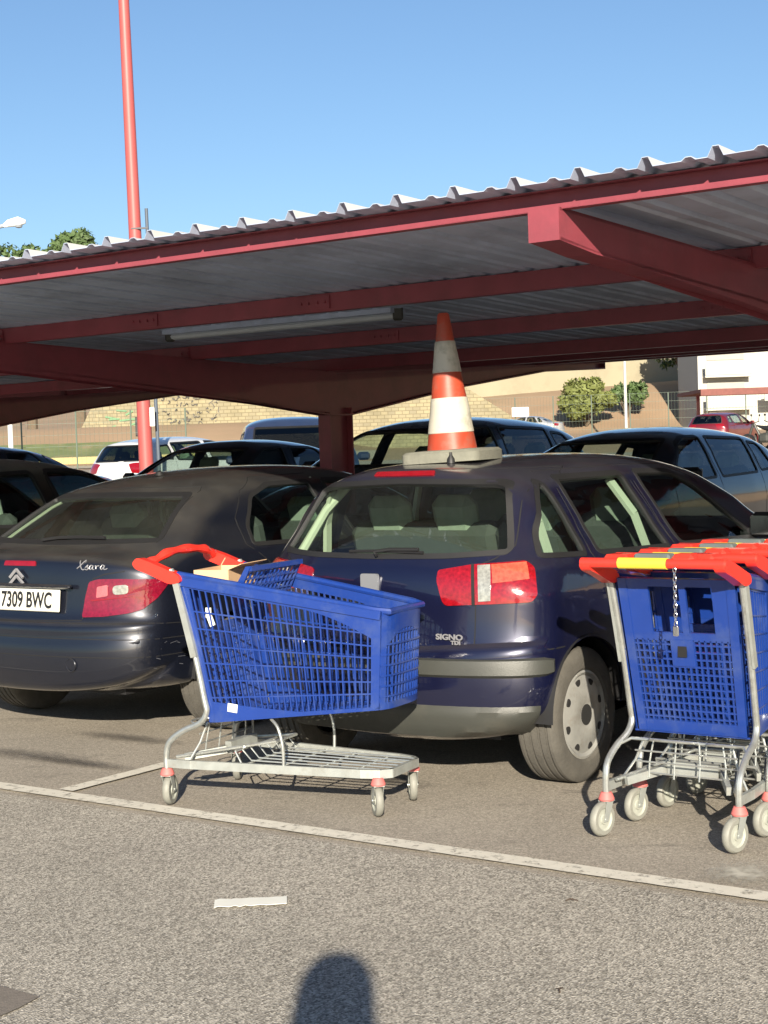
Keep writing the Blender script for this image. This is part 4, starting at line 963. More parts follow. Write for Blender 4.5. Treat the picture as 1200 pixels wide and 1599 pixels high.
        s = MB(); s.box((-.02, .03, zc + .014), (.16, .07, .020), None, .007); s.build('yellow_flap', M['cartyel'], ho)
    return t
c1 = make_cart('blue plastic shopping trolley with an all red handle, standing alone behind two cars', 'plain')
c1.location = (-.806, 6.603, 0); c1.rotation_euler = (0, 0, radians(-27.8 - 90))
# child seat flap, sticker, card inside the lone trolley
s = MB()
def q(x, y, z): return Vector((x, y, z))
s.bar(q(.20, .40, .975), q(-.20, .40, .975), .02, .02); 
for k in range(15): x = -.2 + .4 * k / 14; s.bar(q(x, .13, .90), q(x, .34, .86), .006, .008)
for k in range(7): y = .13 + .21 * k / 6; s.bar(q(-.2, y, .90 - .04 * k / 6), q(.2, y, .90 - .04 * k / 6), .006, .008)
for sg in (-1, 1): s.prism([(.30, .86), (.345, .865), (.405, .98), (.385, .985), (.33, .90)], sg * .195, sg * .205, lambda u, v, h: Vector((h, u, v)))
for k in range(13): x = -.2 + .4 * k / 12; s.bar(q(x, .34, .86), q(x, .395, .975), .006, .008)
for k in range(4): tt = (k + .5) / 4; s.bar(q(-.2, .34 + .055 * tt, .86 + .115 * tt), q(.2, .34 + .055 * tt, .86 + .115 * tt), .006, .008)
s.build('child_seat', M['cartblue'], c1, smooth=False)
s = MB(); s.bar(pt(.13, .10, 1) + Vector((.006, 0, 0)), pt(.185, .085, 1) + Vector((.006, 0, 0)), .034, .002, Vector((1, 0, 0))); s.build('sticker', M['paper'], c1, smooth=False)
s = MB()
for i, (u, v) in enumerate(((.12, .76), (.125, .70))):
    s.box(pt(u, v, 1) + Vector((-.004, 0, 0)), (.003, .026, .04), Matrix.Rotation(.4 * i, 3, 'X'))
wl = Matrix.Translation(c1.location) @ Matrix.Rotation(radians(-117.8), 4, 'Z')
o = s.build('torn_label', M['paper'], c1, smooth=False)
bx = thing('cardboard_box', 'open brown cardboard box lying in the seat of the lone blue trolley', 'box', wl @ Vector((.05, .18, .895)), radians(-117.8 + 8)); bx.scale = (.85, .85, .8)
s = MB()
for c, d in (((0, -.09, .045), (.30, .004, .09)), ((0, .09, .045), (.30, .004, .09)), ((-.15, 0, .045), (.004, .18, .09)), ((.15, 0, .045), (.004, .18, .09)), ((0, 0, .002), (.30, .18, .004))): s.box(c, d)
s.build('carton', M['card'], bx, smooth=False)
s = MB(); s.bar((-.15, -.09, .09), (-.20, -.09, .125), .004, .004); s.add([(-.15, .09, .09), (.15, .09, .09), (.15, .16, .118), (-.15, .16, .118), (-.15, .088, .093), (.15, .088, .093), (.15, .158, .121), (-.15, .158, .121)], [(0, 1, 2, 3), (4, 5, 6, 7), (0, 1, 5, 4), (2, 3, 7, 6), (1, 2, 6, 5), (0, 3, 7, 4)]); s.build('flap', M['card'], bx, smooth=False)
# nested row on the right
c2 = make_cart('nearest trolley of the nested row, its blue back panel facing us', 'lock', 'nested shopping trolleys')
o2 = row(-2.41, 5.05); c2.location = o2; c2.rotation_euler = (0, 0, ROWROT)
index_kids()
labs = ['second trolley of the nested row, only its handle and casters showing', 'third trolley of the nested row, counted from the nearest', 'last trolley of the nested row, half out of view at the right edge']
for i, lb in enumerate(labs):
    c = copy_tree(c2); c['label'] = lb; p = row(-2.41 + .004 * (i + 1), 5.05 + .265 * (i + 1)); c.location = (p.x, p.y, 0); c.rotation_euler = (0, 0, ROWROT + radians((-.4, .5, -.3)[i]))
# chain with its key hanging from the nearest lock
s = MB(); 
for k in range(13):
    z = .985 - .0155 * k; ctr = Vector((.095, -.125, z)); ph = pi / 2 * (k % 2)
    s.tube([ctr + Vector((cos(ph) * cos(t * pi / 4) * .0055, sin(ph) * cos(t * pi / 4) * .0055, sin(t * pi / 4) * .010)) for t in range(8)], .0019, 5, True)
s.box((.095, -.125, .775), (.022, .01, .035), None, .003); s.build('lock_chain', M['chrome'], c2)
for o in [x for x in bpy.data.objects if x.parent == c2 and x.name.startswith('leg')]: pass
# ------------------------------------------------------------------ ground, lane, markings
def asphalt(name, c1, c2, sc1, bumpS, spots=0.5, patch=None):
    m = bpy.data.materials.new(name); m.use_nodes = True; t = m.node_tree; b = t.nodes['Principled BSDF']; L = t.links
    tc = t.nodes.new('ShaderNodeTexCoord'); b.inputs['Roughness'].default_value = .88; b.inputs['Specular IOR Level'].default_value = .3
    vo = t.nodes.new('ShaderNodeTexVoronoi'); vo.inputs['Scale'].default_value = sc1; L.new(tc.outputs['Object'], vo.inputs['Vector'])
    bw = t.nodes.new('ShaderNodeRGBToBW'); L.new(vo.outputs['Color'], bw.inputs[0])
    r = t.nodes.new('ShaderNodeValToRGB'); e = r.color_ramp.elements; e[0].position = .15; e[0].color = (*c1, 1); e[1].position = .85; e[1].color = (*c2, 1)
    L.new(bw.outputs[0], r.inputs[0])
    n = t.nodes.new('ShaderNodeTexNoise'); n.inputs['Scale'].default_value = 1.3; n.inputs['Detail'].default_value = 9; n.inputs['Roughness'].default_value = .65; L.new(tc.outputs['Object'], n.inputs['Vector'])
    mr = t.nodes.new('ShaderNodeMapRange'); mr.inputs[1].default_value = .3; mr.inputs[2].default_value = .7; mr.inputs[3].default_value = .9; mr.inputs[4].default_value = 1.12; L.new(n.outputs['Fac'], mr.inputs[0])
    mm = t.nodes.new('ShaderNodeVectorMath'); mm.operation = 'SCALE'; L.new(r.outputs[0], mm.inputs[0]); L.new(mr.outputs[0], mm.inputs['Scale'])
    n2 = t.nodes.new('ShaderNodeTexNoise'); n2.inputs['Scale'].default_value = 60; n2.inputs['Detail'].default_value = 3; L.new(tc.outputs['Object'], n2.inputs['Vector'])
    mr2 = t.nodes.new('ShaderNodeMapRange'); mr2.inputs[1].default_value = .35; mr2.inputs[2].default_value = .65; mr2.inputs[3].default_value = .85; mr2.inputs[4].default_value = 1.1; L.new(n2.outputs['Fac'], mr2.inputs[0])
    m2 = t.nodes.new('ShaderNodeVectorMath'); m2.operation = 'SCALE'; L.new(mm.outputs[0], m2.inputs[0]); L.new(mr2.outputs[0], m2.inputs['Scale']); last = m2.outputs[0]
    if patch:                                   # oil drips and stains
        n3 = t.nodes.new('ShaderNodeTexNoise'); n3.inputs['Scale'].default_value = 2.6; n3.inputs['Detail'].default_value = 10; n3.inputs['Roughness'].default_value = .7
        mp = t.nodes.new('ShaderNodeMapping'); mp.inputs['Rotation'].default_value = (0, 0, AXR); mp.inputs['Scale'].default_value = (1, 2.6, 1); L.new(tc.outputs['Object'], mp.inputs[0]); L.new(mp.outputs[0], n3.inputs['Vector'])
        r3 = t.nodes.new('ShaderNodeValToRGB'); r3.color_ramp.elements[0].position = .56; r3.color_ramp.elements[1].position = .70; r3.color_ramp.elements[1].color = (patch,) * 3 + (1,); L.new(n3.outputs['Fac'], r3.inputs[0])
        mx = t.nodes.new('ShaderNodeMix'); mx.data_type = 'RGBA'; L.new(r3.outputs[0], mx.inputs[0]); L.new(last, mx.inputs[6]); mx.inputs[7].default_value = (.06, .055, .05, 1); last = mx.outputs[2]
    L.new(last, b.inputs['Base Color'])
    bu = t.nodes.new('ShaderNodeBump'); bu.inputs['Strength'].default_value = bumpS; bu.inputs['Distance'].default_value = .006; L.new(vo.outputs['Distance'], bu.inputs['Height'])
    L.new(bu.outputs[0], b.inputs['Normal']); return m
mb_bay = asphalt('bay_asphalt', (.225, .20, .165), (.39, .35, .29), 190, .5, patch=.45)
mb_lane = asphalt('lane_asphalt', (.155, .142, .118), (.52, .48, .41), 165, .6)
soil = mat('dry_earth', (.30, .205, .125), .95, var=.25, vscale=.25, bump=.3, bscale=2, dirt=((.20, .18, .09), .6))
def hillz(x, y):
    z = rise(x, y)
    if y > 62:                     # left bank rising behind the kerb, right bank further back
        l = max(0, min(1, (-x - 1) / 5)); t1 = max(0, min(1, (y - 72) / 11)); t1 = t1 * t1 * (3 - 2 * t1)
        zl = 1.55 + 1.75 * t1 + .02 * max(0, y - 83)
        t2 = max(0, min(1, (y - 108) / 17)); t2 = t2 * t2 * (3 - 2 * t2); zr = z + (2.6 + .05 * max(0, x)) * t2
        z = zr * (1 - l) + (min(zl, max(zl, z)) if y > 66 else z) * l
        z += max(0, y - 150) * .05
    return z
g = MB(); xs_ = [-3000, -1200, -600, -300, -160, -90, -60] + [-50 + 2 * k for k in range(66)] + [84, 100, 130, 200, 400, 900, 2500]
ys_ = [-400, -150, -60, -20, 0, 5, 9, 9.5] + [10 + .8 * k for k in range(20)] + [27 + 2 * k for k in range(18)] + [62 + 1.5 * k for k in range(50)] + [140, 150, 170, 200, 260, 400, 900, 3000]
gv = [(x, y, (hillz(x, y) if y < 400 else hillz(x, 400)) - .002) for y in ys_ for x in xs_]; nx = len(xs_)
g.add(gv, [(j * nx + i, j * nx + i + 1, (j + 1) * nx + i + 1, (j + 1) * nx + i) for j in range(len(ys_) - 1) for i in range(nx - 1)])
gm = g.build('ground', [mb_bay, soil])
for p in gm.data.polygons:
    if p.center.y > 60: p.material_index = 1
setting(gm)
g = MB(); g.add([row(-60, -40, .004), row(60, -40, .004), row(60, 4.46, .004), row(-60, 4.46, .004)], [(0, 1, 2, 3)]); setting(g.build('lane', mb_lane, smooth=False))
wl_m = mat('worn_line_paint', (.58, .55, .47), .75, var=.12, vscale=30)
t = wl_m.node_tree; b = t.nodes['Principled BSDF']; out = t.nodes['Material Output']
n = t.nodes.new('ShaderNodeTexNoise'); n.inputs['Scale'].default_value = 22; n.inputs['Detail'].default_value = 9; n.inputs['Roughness'].default_value = .75
tc = t.nodes.new('ShaderNodeTexCoord'); t.links.new(tc.outputs['Object'], n.inputs['Vector'])
r = t.nodes.new('ShaderNodeValToRGB'); r.color_ramp.elements[0].position = .30; r.color_ramp.elements[1].position = .47; t.links.new(n.outputs['Fac'], r.inputs[0])
tr = t.nodes.new('ShaderNodeBsdfTransparent'); mx = t.nodes.new('ShaderNodeMixShader'); t.links.new(r.outputs[0], mx.inputs[0]); t.links.new(tr.outputs[0], mx.inputs[1]); t.links.new(b.outputs[0], mx.inputs[2]); t.links.new(mx.outputs[0], out.inputs[0])
def sheet(name, pts, z, m, wob=.004):
    g = MB(); (a, b2) = pts[0], pts[1]; n = max(2, int((Vector(b2) - Vector(a)).length / .05)); wd = pts[2]; d = (Vector(b2) - Vector(a)).normalized(); u = Vector((-d.y, d.x)); vs = []
    for k in range(n + 1):
        p = Vector(a).lerp(Vector(b2), k / n)
        for sg in (-1, 1):
            w_ = sg * (wd / 2 + wob * noise.noise(Vector((k * .7, sg * 3, 0)))); q = p + u * w_; vs.append(row(q.x, q.y, z))
    g.add(vs, [(2 * k, 2 * k + 1, 2 * k + 3, 2 * k + 2) for k in range(n)]); o = g.build(name, m, smooth=False); setting(o); return o
sheet('long_road_marking', ((-30, 4.565), (12, 4.565), .095), .008, wl_m)
for r_ in (-5.067, -7.57, -10.07): sheet('bay_marking', ((r_, 4.63), (r_, 9.6), .085), .0085, wl_m)
# strip of white plastic lying on the lane
tp = (-.464, 4.908)
g = MB(); vs = []; nn = 14
for k in range(nn + 1):
    x = -.115 + .23 * k / nn
    for sg in (-1, 1):
        yy = sg * (.019 + .005 * noise.noise(Vector((k * .9, sg, 1)))); vs.append((x, yy * 2.2, .010 + .006 * abs(noise.noise(Vector((k * .6, sg, 4))))))
vs2 = [(x, y, z + .0015) for x, y, z in vs]; m_ = len(vs)
g.add(vs + vs2, [(2 * k, 2 * k + 1, 2 * k + 3, 2 * k + 2) for k in range(nn)] + [(m_ + 2 * k, m_ + 2 * k + 1, m_ + 2 * k + 3, m_ + 2 * k + 2) for k in range(nn)] + [(2 * k, 2 * k + 2, m_ + 2 * k + 2, m_ + 2 * k) for k in range(nn)] + [(2 * k + 1, 2 * k + 3, m_ + 2 * k + 3, m_ + 2 * k + 1) for k in range(nn)])
o = g.build('paper_strip', M['paper'], loc=(tp[0], tp[1], 0), rz=radians(4)); tag(o, 'white paper strip lying flat on the asphalt lane', 'litter')
# faint marks: spilled white dust, cracks, twigs
def faint(name, colr, lo, hi, scale):
    m = mat(name, colr, .9); t = m.node_tree; b = t.nodes['Principled BSDF']; out = t.nodes['Material Output']
    tc = t.nodes.new('ShaderNodeTexCoord'); n = t.nodes.new('ShaderNodeTexNoise'); n.inputs['Scale'].default_value = scale; n.inputs['Detail'].default_value = 8; t.links.new(tc.outputs['Object'], n.inputs['Vector'])
    gr = t.nodes.new('ShaderNodeTexGradient'); gr.gradient_type = 'SPHERICAL'; t.links.new(tc.outputs['Object'], gr.inputs['Vector'])
    mu = t.nodes.new('ShaderNodeMath'); mu.operation = 'MULTIPLY'; t.links.new(n.outputs['Fac'], mu.inputs[0]); t.links.new(gr.outputs['Fac'], mu.inputs[1])
    r = t.nodes.new('ShaderNodeMapRange'); r.inputs[1].default_value = lo; r.inputs[2].default_value = hi; t.links.new(mu.outputs[0], r.inputs[0])
    tr = t.nodes.new('ShaderNodeBsdfTransparent'); mx = t.nodes.new('ShaderNodeMixShader'); t.links.new(r.outputs[0], mx.inputs[0]); t.links.new(tr.outputs[0], mx.inputs[1]); t.links.new(b.outputs[0], mx.inputs[2]); t.links.new(mx.outputs[0], out.inputs[0]); return m
def stain(x, y, rx, ry, rz, m):
    g = MB(); g.add([(-1, -1, 0), (1, -1, 0), (1, 1, 0), (-1, 1, 0)], [(0, 1, 2, 3)]); o = g.build('ground_stain', m, smooth=False, loc=(x, y, .0105)); o.scale = (rx, ry, 1); o.rotation_euler = (0, 0, rz); return setting(o)
stain(1.13, 5.06, .17, .20, -.6, faint('chalky_spill', (.42, .40, .34), .12, .5, 4))
oil = faint('oil_stain', (.075, .066, .058), .12, .75, 9)
for x, y, rx, ry in ((-1.75, 7.55, .75, .16), (-1.35, 7.95, .6, .12), (-1.45, 7.3, .5, .10), (-.1, 6.75, .5, .10)): stain(x, y, rx, ry, -.62, oil)
fa = faint('tyre_grime', (.09, .08, .07), .12, .6, 3)
def crack(pts, w_):
    g = MB(); P = smooth_path([(x, y, .0092) for x, y in pts], 14); rg = random.Random(5); P = [p + Vector((rg.uniform(-.006, .006), rg.uniform(-.006, .006), 0)) for p in P]
    vs = []
    for i, p in enumerate(P):
        d = (P[min(i + 1, len(P) - 1)] - P[max(i - 1, 0)]).normalized(); u = Vector((-d.y, d.x, 0)); k = w_ * rg.uniform(.2, 1) * sin(pi * (i + .5) / len(P)) ** .4; vs += [p + u * k, p - u * k]
    g.add(vs, [(2 * i, 2 * i + 1, 2 * i + 3, 2 * i + 2) for i in range(len(P) - 1)]); setting(g.build('asphalt_crack', M['gap'], smooth=False))
for i, (x, y) in enumerate(((.545, 4.82), (.42, 4.02))):
    g = MB(); g.tube([(-.02, 0, .007), (-.005, .004, .012), (.02, -.002, .007)], [.002, .003, .0015], 6); g.tube([(-.004, .004, .011), (.006, .014, .009)], .0015, 5)
    tag(g.build('dry_twig', bark_ := mat('twig_bark', (.05, .035, .025), .9), loc=(x, y, 0), rz=i * 1.3), ['dark dry twig on the asphalt near the white line', 'tiny dark twig on the asphalt at the lower right edge'][i], 'twig')
# dark repaired patch, bottom left
g = MB(); pp = [(-1.5, 4.36), (-1.09, 4.20), (-.957, 4.10), (-.992, 4.02), (-1.03, 3.96), (-1.5, 3.74)]
g.add([(x, y, .0085) for x, y in pp], [tuple(range(6))]); setting(g.build('asphalt_patch', mat('patch_tar', (.17, .148, .125), .85, var=.3, vscale=60, bump=.3, bscale=200), smooth=False))
# ------------------------------------------------------------------ behind the car park
def wpx(name, **k): pass
# distant cars
park('parked_hatchback', 'white hatchback in full sun behind the navy fastback', hatch('white'), -20.9, 20.5, N_, detail=1)
def far_car(name, label, cfg, x, y, rz, cat='car'):
    t, s = make_car(name, label, cfg, (x, y, rise(x, y)), rz, None, 0); t['category'] = cat
far_car('parked_saloon', 'small white saloon far off beside the sandy slope', sedan('silver'), 11.2, 96.5, radians(62))
far_car('parked_car', 'red hatchback far off under a small roof on the right', variant(hatch('redp')), 12.2, 59.0, ROWROT + .05)
# retaining wall with scribbles on the left
stone = mat('pale_stone', (.25, .22, .145), .9, var=.2, vscale=.7, bump=.4, bscale=3, dirt=((.16, .14, .085), .8))
t = stone.node_tree; b = t.nodes['Principled BSDF']; src = b.inputs['Base Color'].links[0].from_socket
br = t.nodes.new('ShaderNodeTexBrick'); br.inputs['Scale'].default_value = 1.3; br.inputs['Color1'].default_value = (.85, .85, .85, 1); br.inputs['Color2'].default_value = (1.1, 1.08, 1, 1); br.inputs['Mortar'].default_value = (.62, .6, .55, 1); br.inputs['Mortar Size'].default_value = .025
tc = t.nodes.new('ShaderNodeTexCoord'); mp = t.nodes.new('ShaderNodeMapping'); mp.inputs['Rotation'].default_value = (radians(90), 0, 0); t.links.new(tc.outputs['Object'], mp.inputs[0]); t.links.new(mp.outputs[0], br.inputs['Vector'])
mu = t.nodes.new('ShaderNodeVectorMath'); mu.operation = 'MULTIPLY'; t.links.new(src, mu.inputs[0]); t.links.new(br.outputs['Color'], mu.inputs[1]); t.links.new(mu.outputs[0], b.inputs['Base Color'])
conc = mat('pale_concrete', (.27, .24, .165), .85, var=.15, vscale=.5, dirt=((.18, .155, .105), .7))
def wall(name, label, pts, m, th=.5, cap=False, cat='wall'):
    g = MB(); d = []
    for (x, y, z0, z1) in pts:
        d += [(x, y, z0), (x, y, z1), (x, y + th, z1), (x, y + th, z0)]
    n = len(pts); fs = [(4 * k + i, 4 * k + (i + 1) % 4, 4 * k + 4 + (i + 1) % 4, 4 * k + 4 + i) for k in range(n - 1) for i in range(4)] + [(0, 1, 2, 3), tuple(4 * n - 4 + i for i in (3, 2, 1, 0))]
    g.add(d, fs); o = g.build(name, m, smooth=False); return tag(o, label, cat)
wl1 = thing('graffiti_wall', 'long pale stone wall with black scribbles, behind the white hatchback', 'wall')
g = MB(); L_ = [(-16.4, 84.5, 2.4, 2.9), (-15.5, 84.5, 2.4, 4.6), (-10, 84.5, 2.4, 6.6), (0, 84, 2.0, 7.0), (4, 84, 1.6, 5.2), (7, 84, 1.3, 3.2)]
d = []
for (x, y, z0, z1) in L_: d += [(x, y, z0 - 1.5), (x, y, z1), (x, y + .6, z1), (x, y + .6, z0 - 1.5)]
n = len(L_); g.add(d, [(4 * k + i, 4 * k + (i + 1) % 4, 4 * k + 4 + (i + 1) % 4, 4 * k + 4 + i) for k in range(n - 1) for i in range(4)] + [(0, 1, 2, 3), tuple(4 * n - 4 + i for i in (3, 2, 1, 0))])
g.build('masonry', stone, wl1, smooth=False)
g = MB(); rg = random.Random(11)
for i in range(230):
    x = rg.uniform(-12.2, -2.2); z = 3.15 + .42 * rg.randrange(5) + rg.uniform(-.12, .12); s_ = rg.uniform(.05, .17); pp = [(x, 84.45, z)]
    for k in range(rg.randint(4, 9)): x += rg.uniform(-.5, .9) * s_; z += rg.uniform(-.7, .7) * s_; pp.append((x, 84.44, max(2.9, z)))
    pp = smooth_path(pp, 3)
    for a, b2 in zip(pp, pp[1:]): g.bar(a, b2, .04, .01, Vector((0, 1, 0)))
g.build('graffiti', mat('spray_paint', (.08, .075, .07), .8, var=.6, vscale=3), wl1, smooth=False)
g = MB()
for i in range(16):
    x = rg.uniform(-15, -12.2); z = rg.uniform(2.9, 4.4); g.bar((x, 84.45, z), (x + rg.uniform(.2, 1.0), 84.44, z + rg.uniform(-.3, .3)), .09, .01, Vector((0, 1, 0)))
g.build('green_graffiti', mat('green_spray', (.13, .24, .13), .8), wl1, smooth=False)
tag(wall('retaining_wall', '', [(3.0, 122, 2, 5.2), (6.2, 124, 4, 6.8), (11, 125, 4, 7.9), (16, 126, 4, 9.6), (30, 127, 4, 11.5), (60, 128, 4, 12)], conc), 'pale concrete wall along the top of the sandy slope', 'wall')
tag(wall('upper_wall', '', [(5.0, 138, 3, 8.6), (16, 139, 5, 11.5), (22, 139, 6, 13.5), (60, 142, 6, 15)], stone), 'rough stone wall above and behind the concrete wall', 'wall')
# kerb and yellow edge, grass bank on the left
g = MB(); g.box((-13.5, 66, 1.52), (11.5, .5, .32), None, .03); tag(g.build('yellow_kerb', mat('yellow_kerb_paint', (.46, .34, .14), .8, var=.15)), 'low yellow painted kerb in front of the grass bank', 'kerb')
g = MB(); vs = []
for j in range(7):
    for i in range(25): x = -24 + .6 * i; y = 69 + 1.4 * j; vs.append((x, y, hillz(x, y) + .02))
g.add(vs, [(j * 25 + i, j * 25 + i + 1, (j + 1) * 25 + i + 1, (j + 1) * 25 + i) for j in range(6) for i in range(24)])
setting(g.build('grass', mat('dry_grass', (.13, .16, .06), .95, var=.45, vscale=1.2, bump=.5, bscale=6, dirt=((.30, .22, .13), .85))), 'stuff')
g = MB(); g.add([(-30, 63, rise(0, 63) + .02), (0, 63, rise(0, 63) + .02), (0, 72, 1.57), (-30, 72, 1.57)], [(0, 1, 2, 3)]); setting(g.build('path', mat('dusty_concrete_path', (.36, .32, .24), .9, var=.1, vscale=.5), smooth=False))
# poles
def pole(name, label, cat, x, y, h, r0, r1, m, z=None, sq=False, tilt=(0, 0)):
    g = MB(); zz = hillz(x, y) if z is None else z
    g.tube([(0, 0, -.2), (tilt[0] * .5, 0, h / 2), (tilt[0], 0, h)], [r0, (r0 + r1) / 2, r1], 4 if sq else 14); o = g.build(name, m, loc=(x, y, zz)); return tag(o, label, cat)
P0 = 28.0; px_ = (222 - 600) / 2440 * P0
pole('red_pole', 'very tall tapered red pole rising above the car port roof', 'pole', px_ + .12, P0, 12, .135, .085, M['redpole'], tilt=(-.12, 0))
pole('grey_pipe', 'thin grey pipe beside the tall red pole', 'pole', px_ + .33, P0 + .1, 5.55, .035, .03, mat('grey_pipe_paint', (.07, .09, .12), .6, 0), tilt=(-.06, 0))
g = MB(); g.box((px_ + .17, P0 - .1, 5.55), (.30, .03, .03)); tag(g.build('pipe_bracket', mat('dark_bracket', (.06, .06, .07), .6), smooth=False), 'short dark bracket tying the grey pipe to the red pole', 'bracket')
g = MB(); g.box((px_ + .27, P0 - .15, 2.2), (.09, .05, .34), None, .01); tag(g.build('notice_plate', M['paper']), 'small white notice fixed to the tall red pole', 'sign')
tag(pole('white_post', 'x', 'pole', 15.2, 97, 7.5, .10, .08, mat('white_post_paint', (.45, .45, .42), .5)), 'tall white post in front of the green bush', 'pole')
tag(pole('white_post', 'x', 'pole', -13.75, 58, 3.1, .09, .09, mat('white_post_paint_b', (.72, .72, .68), .5)), 'white post at the left edge before the grass bank', 'pole')
sl = thing('street_lamp', 'street lamp with a curved arm above the left end of the roof', 'street lamp', (-9.85, 40, rise(0, 40)))
g = MB(); g.tube(smooth_path([(-.35, 0, -.1), (-.30, 0, 3), (-.24, 0, 5.6), (-.12, 0, 6.35), (.18, 0, 6.78), (.5, 0, 6.88)], 6), .05, 8); g.build('pole', mat('lamp_grey', (.35, .38, .42), .5, .3), sl)
g = MB(); g.tube([(.42, 0, 6.86), (.55, 0, 6.92), (.8, 0, 6.96), (.98, 0, 6.95)], [.05, .10, .13, .05], 10); g.build('lamp_head', mat('lamp_white', (.8, .8, .78), .4), sl)
g = MB(); g.lathe([(.001, -.05), (.08, -.03), (.10, .02), (.001, .02)], 12, (.8, 0, 6.84)); g.build('diffuser', mat('lamp_lens', (.25, .27, .30), .3), sl)
# fence of thin posts and mesh before the slope
fm = mat('fence_green', (.10, .13, .10), .6)
def fence(name, label, p0, p1, n, h):
    f = thing(name, label, 'fence', p0); p0, p1 = Vector(p0), Vector(p1)
    for k in range(n + 1):
        p = (p1 - p0) * k / n; g = MB(); g.tube([p, p + Vector((0, 0, h))], .035, 6); g.build('post', fm, f)
    g = MB()
    for z in [h * j / 5 for j in range(1, 6)]: g.tube([Vector((0, 0, z)), (p1 - p0) + Vector((0, 0, z))], .008, 4)
    m = n * 12
    for k in range(m): p = (p1 - p0) * k / m; g.bar(p + Vector((0, 0, .1)), p + Vector((0, 0, h)), .006, .006)
    g.build('mesh', fm, f, smooth=False)
fence('mesh_fence', 'thin green mesh fence below the sandy slope on the right', (-1, 92, 1.9), (30, 90, 1.9), 14, 2.5)
fence('mesh_fence', 'short run of thin fence posts before the grass bank', (-18, 60, 1.2), (-7.5, 60, 1.2), 5, 2.2)
# white sign on the fence, parking sign
g = MB(); g.box((8.15, 91.3, 3.55), (1.0, .05, .55), None, .02); tag(g.build('fence_sign', M['paper']), 'blank white sign hung on the fence right of the cone', 'sign')
g = MB(); g.box((-9.2, 60.3, 2.75), (.55, .05, .75), None, .02); tag(g.build('dark_sign', M['ink']), 'small dark square sign above the white hatchback roof', 'sign')
# vegetation
leafA = mat('olive_leaf', (.12, .14, .035), .7, var=.5, vscale=1.5); leafB = mat('green_leaf', (.06, .10, .03), .7, var=.5, vscale=1.5); bark = mat('bark', (.12, .09, .06), .9, var=.3)
def tree(name, label, x, y, h, rx, rz_, n, seed, lf, cat='tree', trunk=True, ls=.16, ry=None):
    rg = random.Random(seed); z0 = hillz(x, y); t = thing(name, label, cat, (x, y, z0)); ry = ry or rx
    zc = h - rz_
    g = MB(); lim = []
    if trunk: g.tube([(0, 0, -.2), (.1, 0, zc * .5), (0, .05, zc)], [h * .03, h * .022, h * .012], 8)
    blobs = []
    for k in range(16):
        a = rg.uniform(0, 2 * pi); e = rg.uniform(-.5, 1.2); q = rg.uniform(.35, .95)
        c = Vector((cos(a) * cos(e) * rx * q, sin(a) * cos(e) * ry * q, zc + sin(e) * rz_ * q)); blobs.append((c, rg.uniform(.22, .48) * min(rx, rz_ * 1.3)))
        g.tube([(0, 0, zc * .55 if trunk else 0), c * .5 + Vector((0, 0, zc * .3)), c], [h * .012, h * .008, h * .003], 5)
    g.build('trunk' if trunk else 'stem', bark, t); g = MB()
    for k in range(n):
        c, r = blobs[rg.randrange(len(blobs))]; d = Vector((rg.gauss(0, 1), rg.gauss(0, 1), rg.gauss(0, 1))).normalized() * r * rg.uniform(.55, 1.08) ** .7; p = c + d
        s_ = ls * rg.uniform(.6, 1.4); u = Vector((rg.gauss(0, 1), rg.gauss(0, 1), rg.gauss(0, 1))).normalized(); v = u.cross(d).normalized() if u.cross(d).length > 1e-4 else u.orthogonal()
        g.add([p - u * s_, p + v * s_ * .5, p + u * s_, p - v * s_ * .5], [(0, 1, 2, 3)])
    g.build('crown', lf, t, smooth=False, fix=False)
tree('leafy_tree', 'tree top showing above the left part of the roof', -18.8, 98, 12.2, 1.6, 1.4, 3200, 2, leafB, ls=.2)
tree('leafy_tree', 'low pale tree crown above the roof edge next to the street lamp', -21.6, 97, 11.2, 2.0, 1.2, 2400, 5, leafB, ls=.2)
tree('round_bush', 'wide yellow green bush on the sandy slope behind the white post', 14.7, 112, 3.1, 2.4, 1.45, 5200, 3, leafA, 'bush', False, .20, 2.0)
tree('dark_bush', 'dark bush in shade right of the white post', 18.0, 114, 2.6, 1.3, 1.0, 2200, 4, leafB, 'bush', False, .18)
tree('leafy_tree', 'green tree beside the white building', 23.0, 120, 5.4, 2.3, 2.2, 3600, 8, leafB, ls=.2)
tree('thin_shrub', 'thin dry shrub on the slope left of the cone', 2.2, 95, 2.4, .9, .8, 700, 9, leafA, 'bush', False, .10)
for k in range(6):
    rg = random.Random(40 + k); tree('dry_shrub', ['low dry shrub high on the slope, leftmost of the row', 'dry shrub near the top of the concrete wall', 'small pale shrub above the concrete wall', 'dusty shrub behind the round bush', 'grey green shrub next to the building corner', 'straggly shrub at the foot of the wall'][k], 9 + 2.6 * k, 131 + rg.uniform(-1, 1), 7.0 + .3 * k + rg.uniform(0, .8), rg.uniform(.9, 1.5), .7, 900, 50 + k, leafA, 'bush', False, .14)
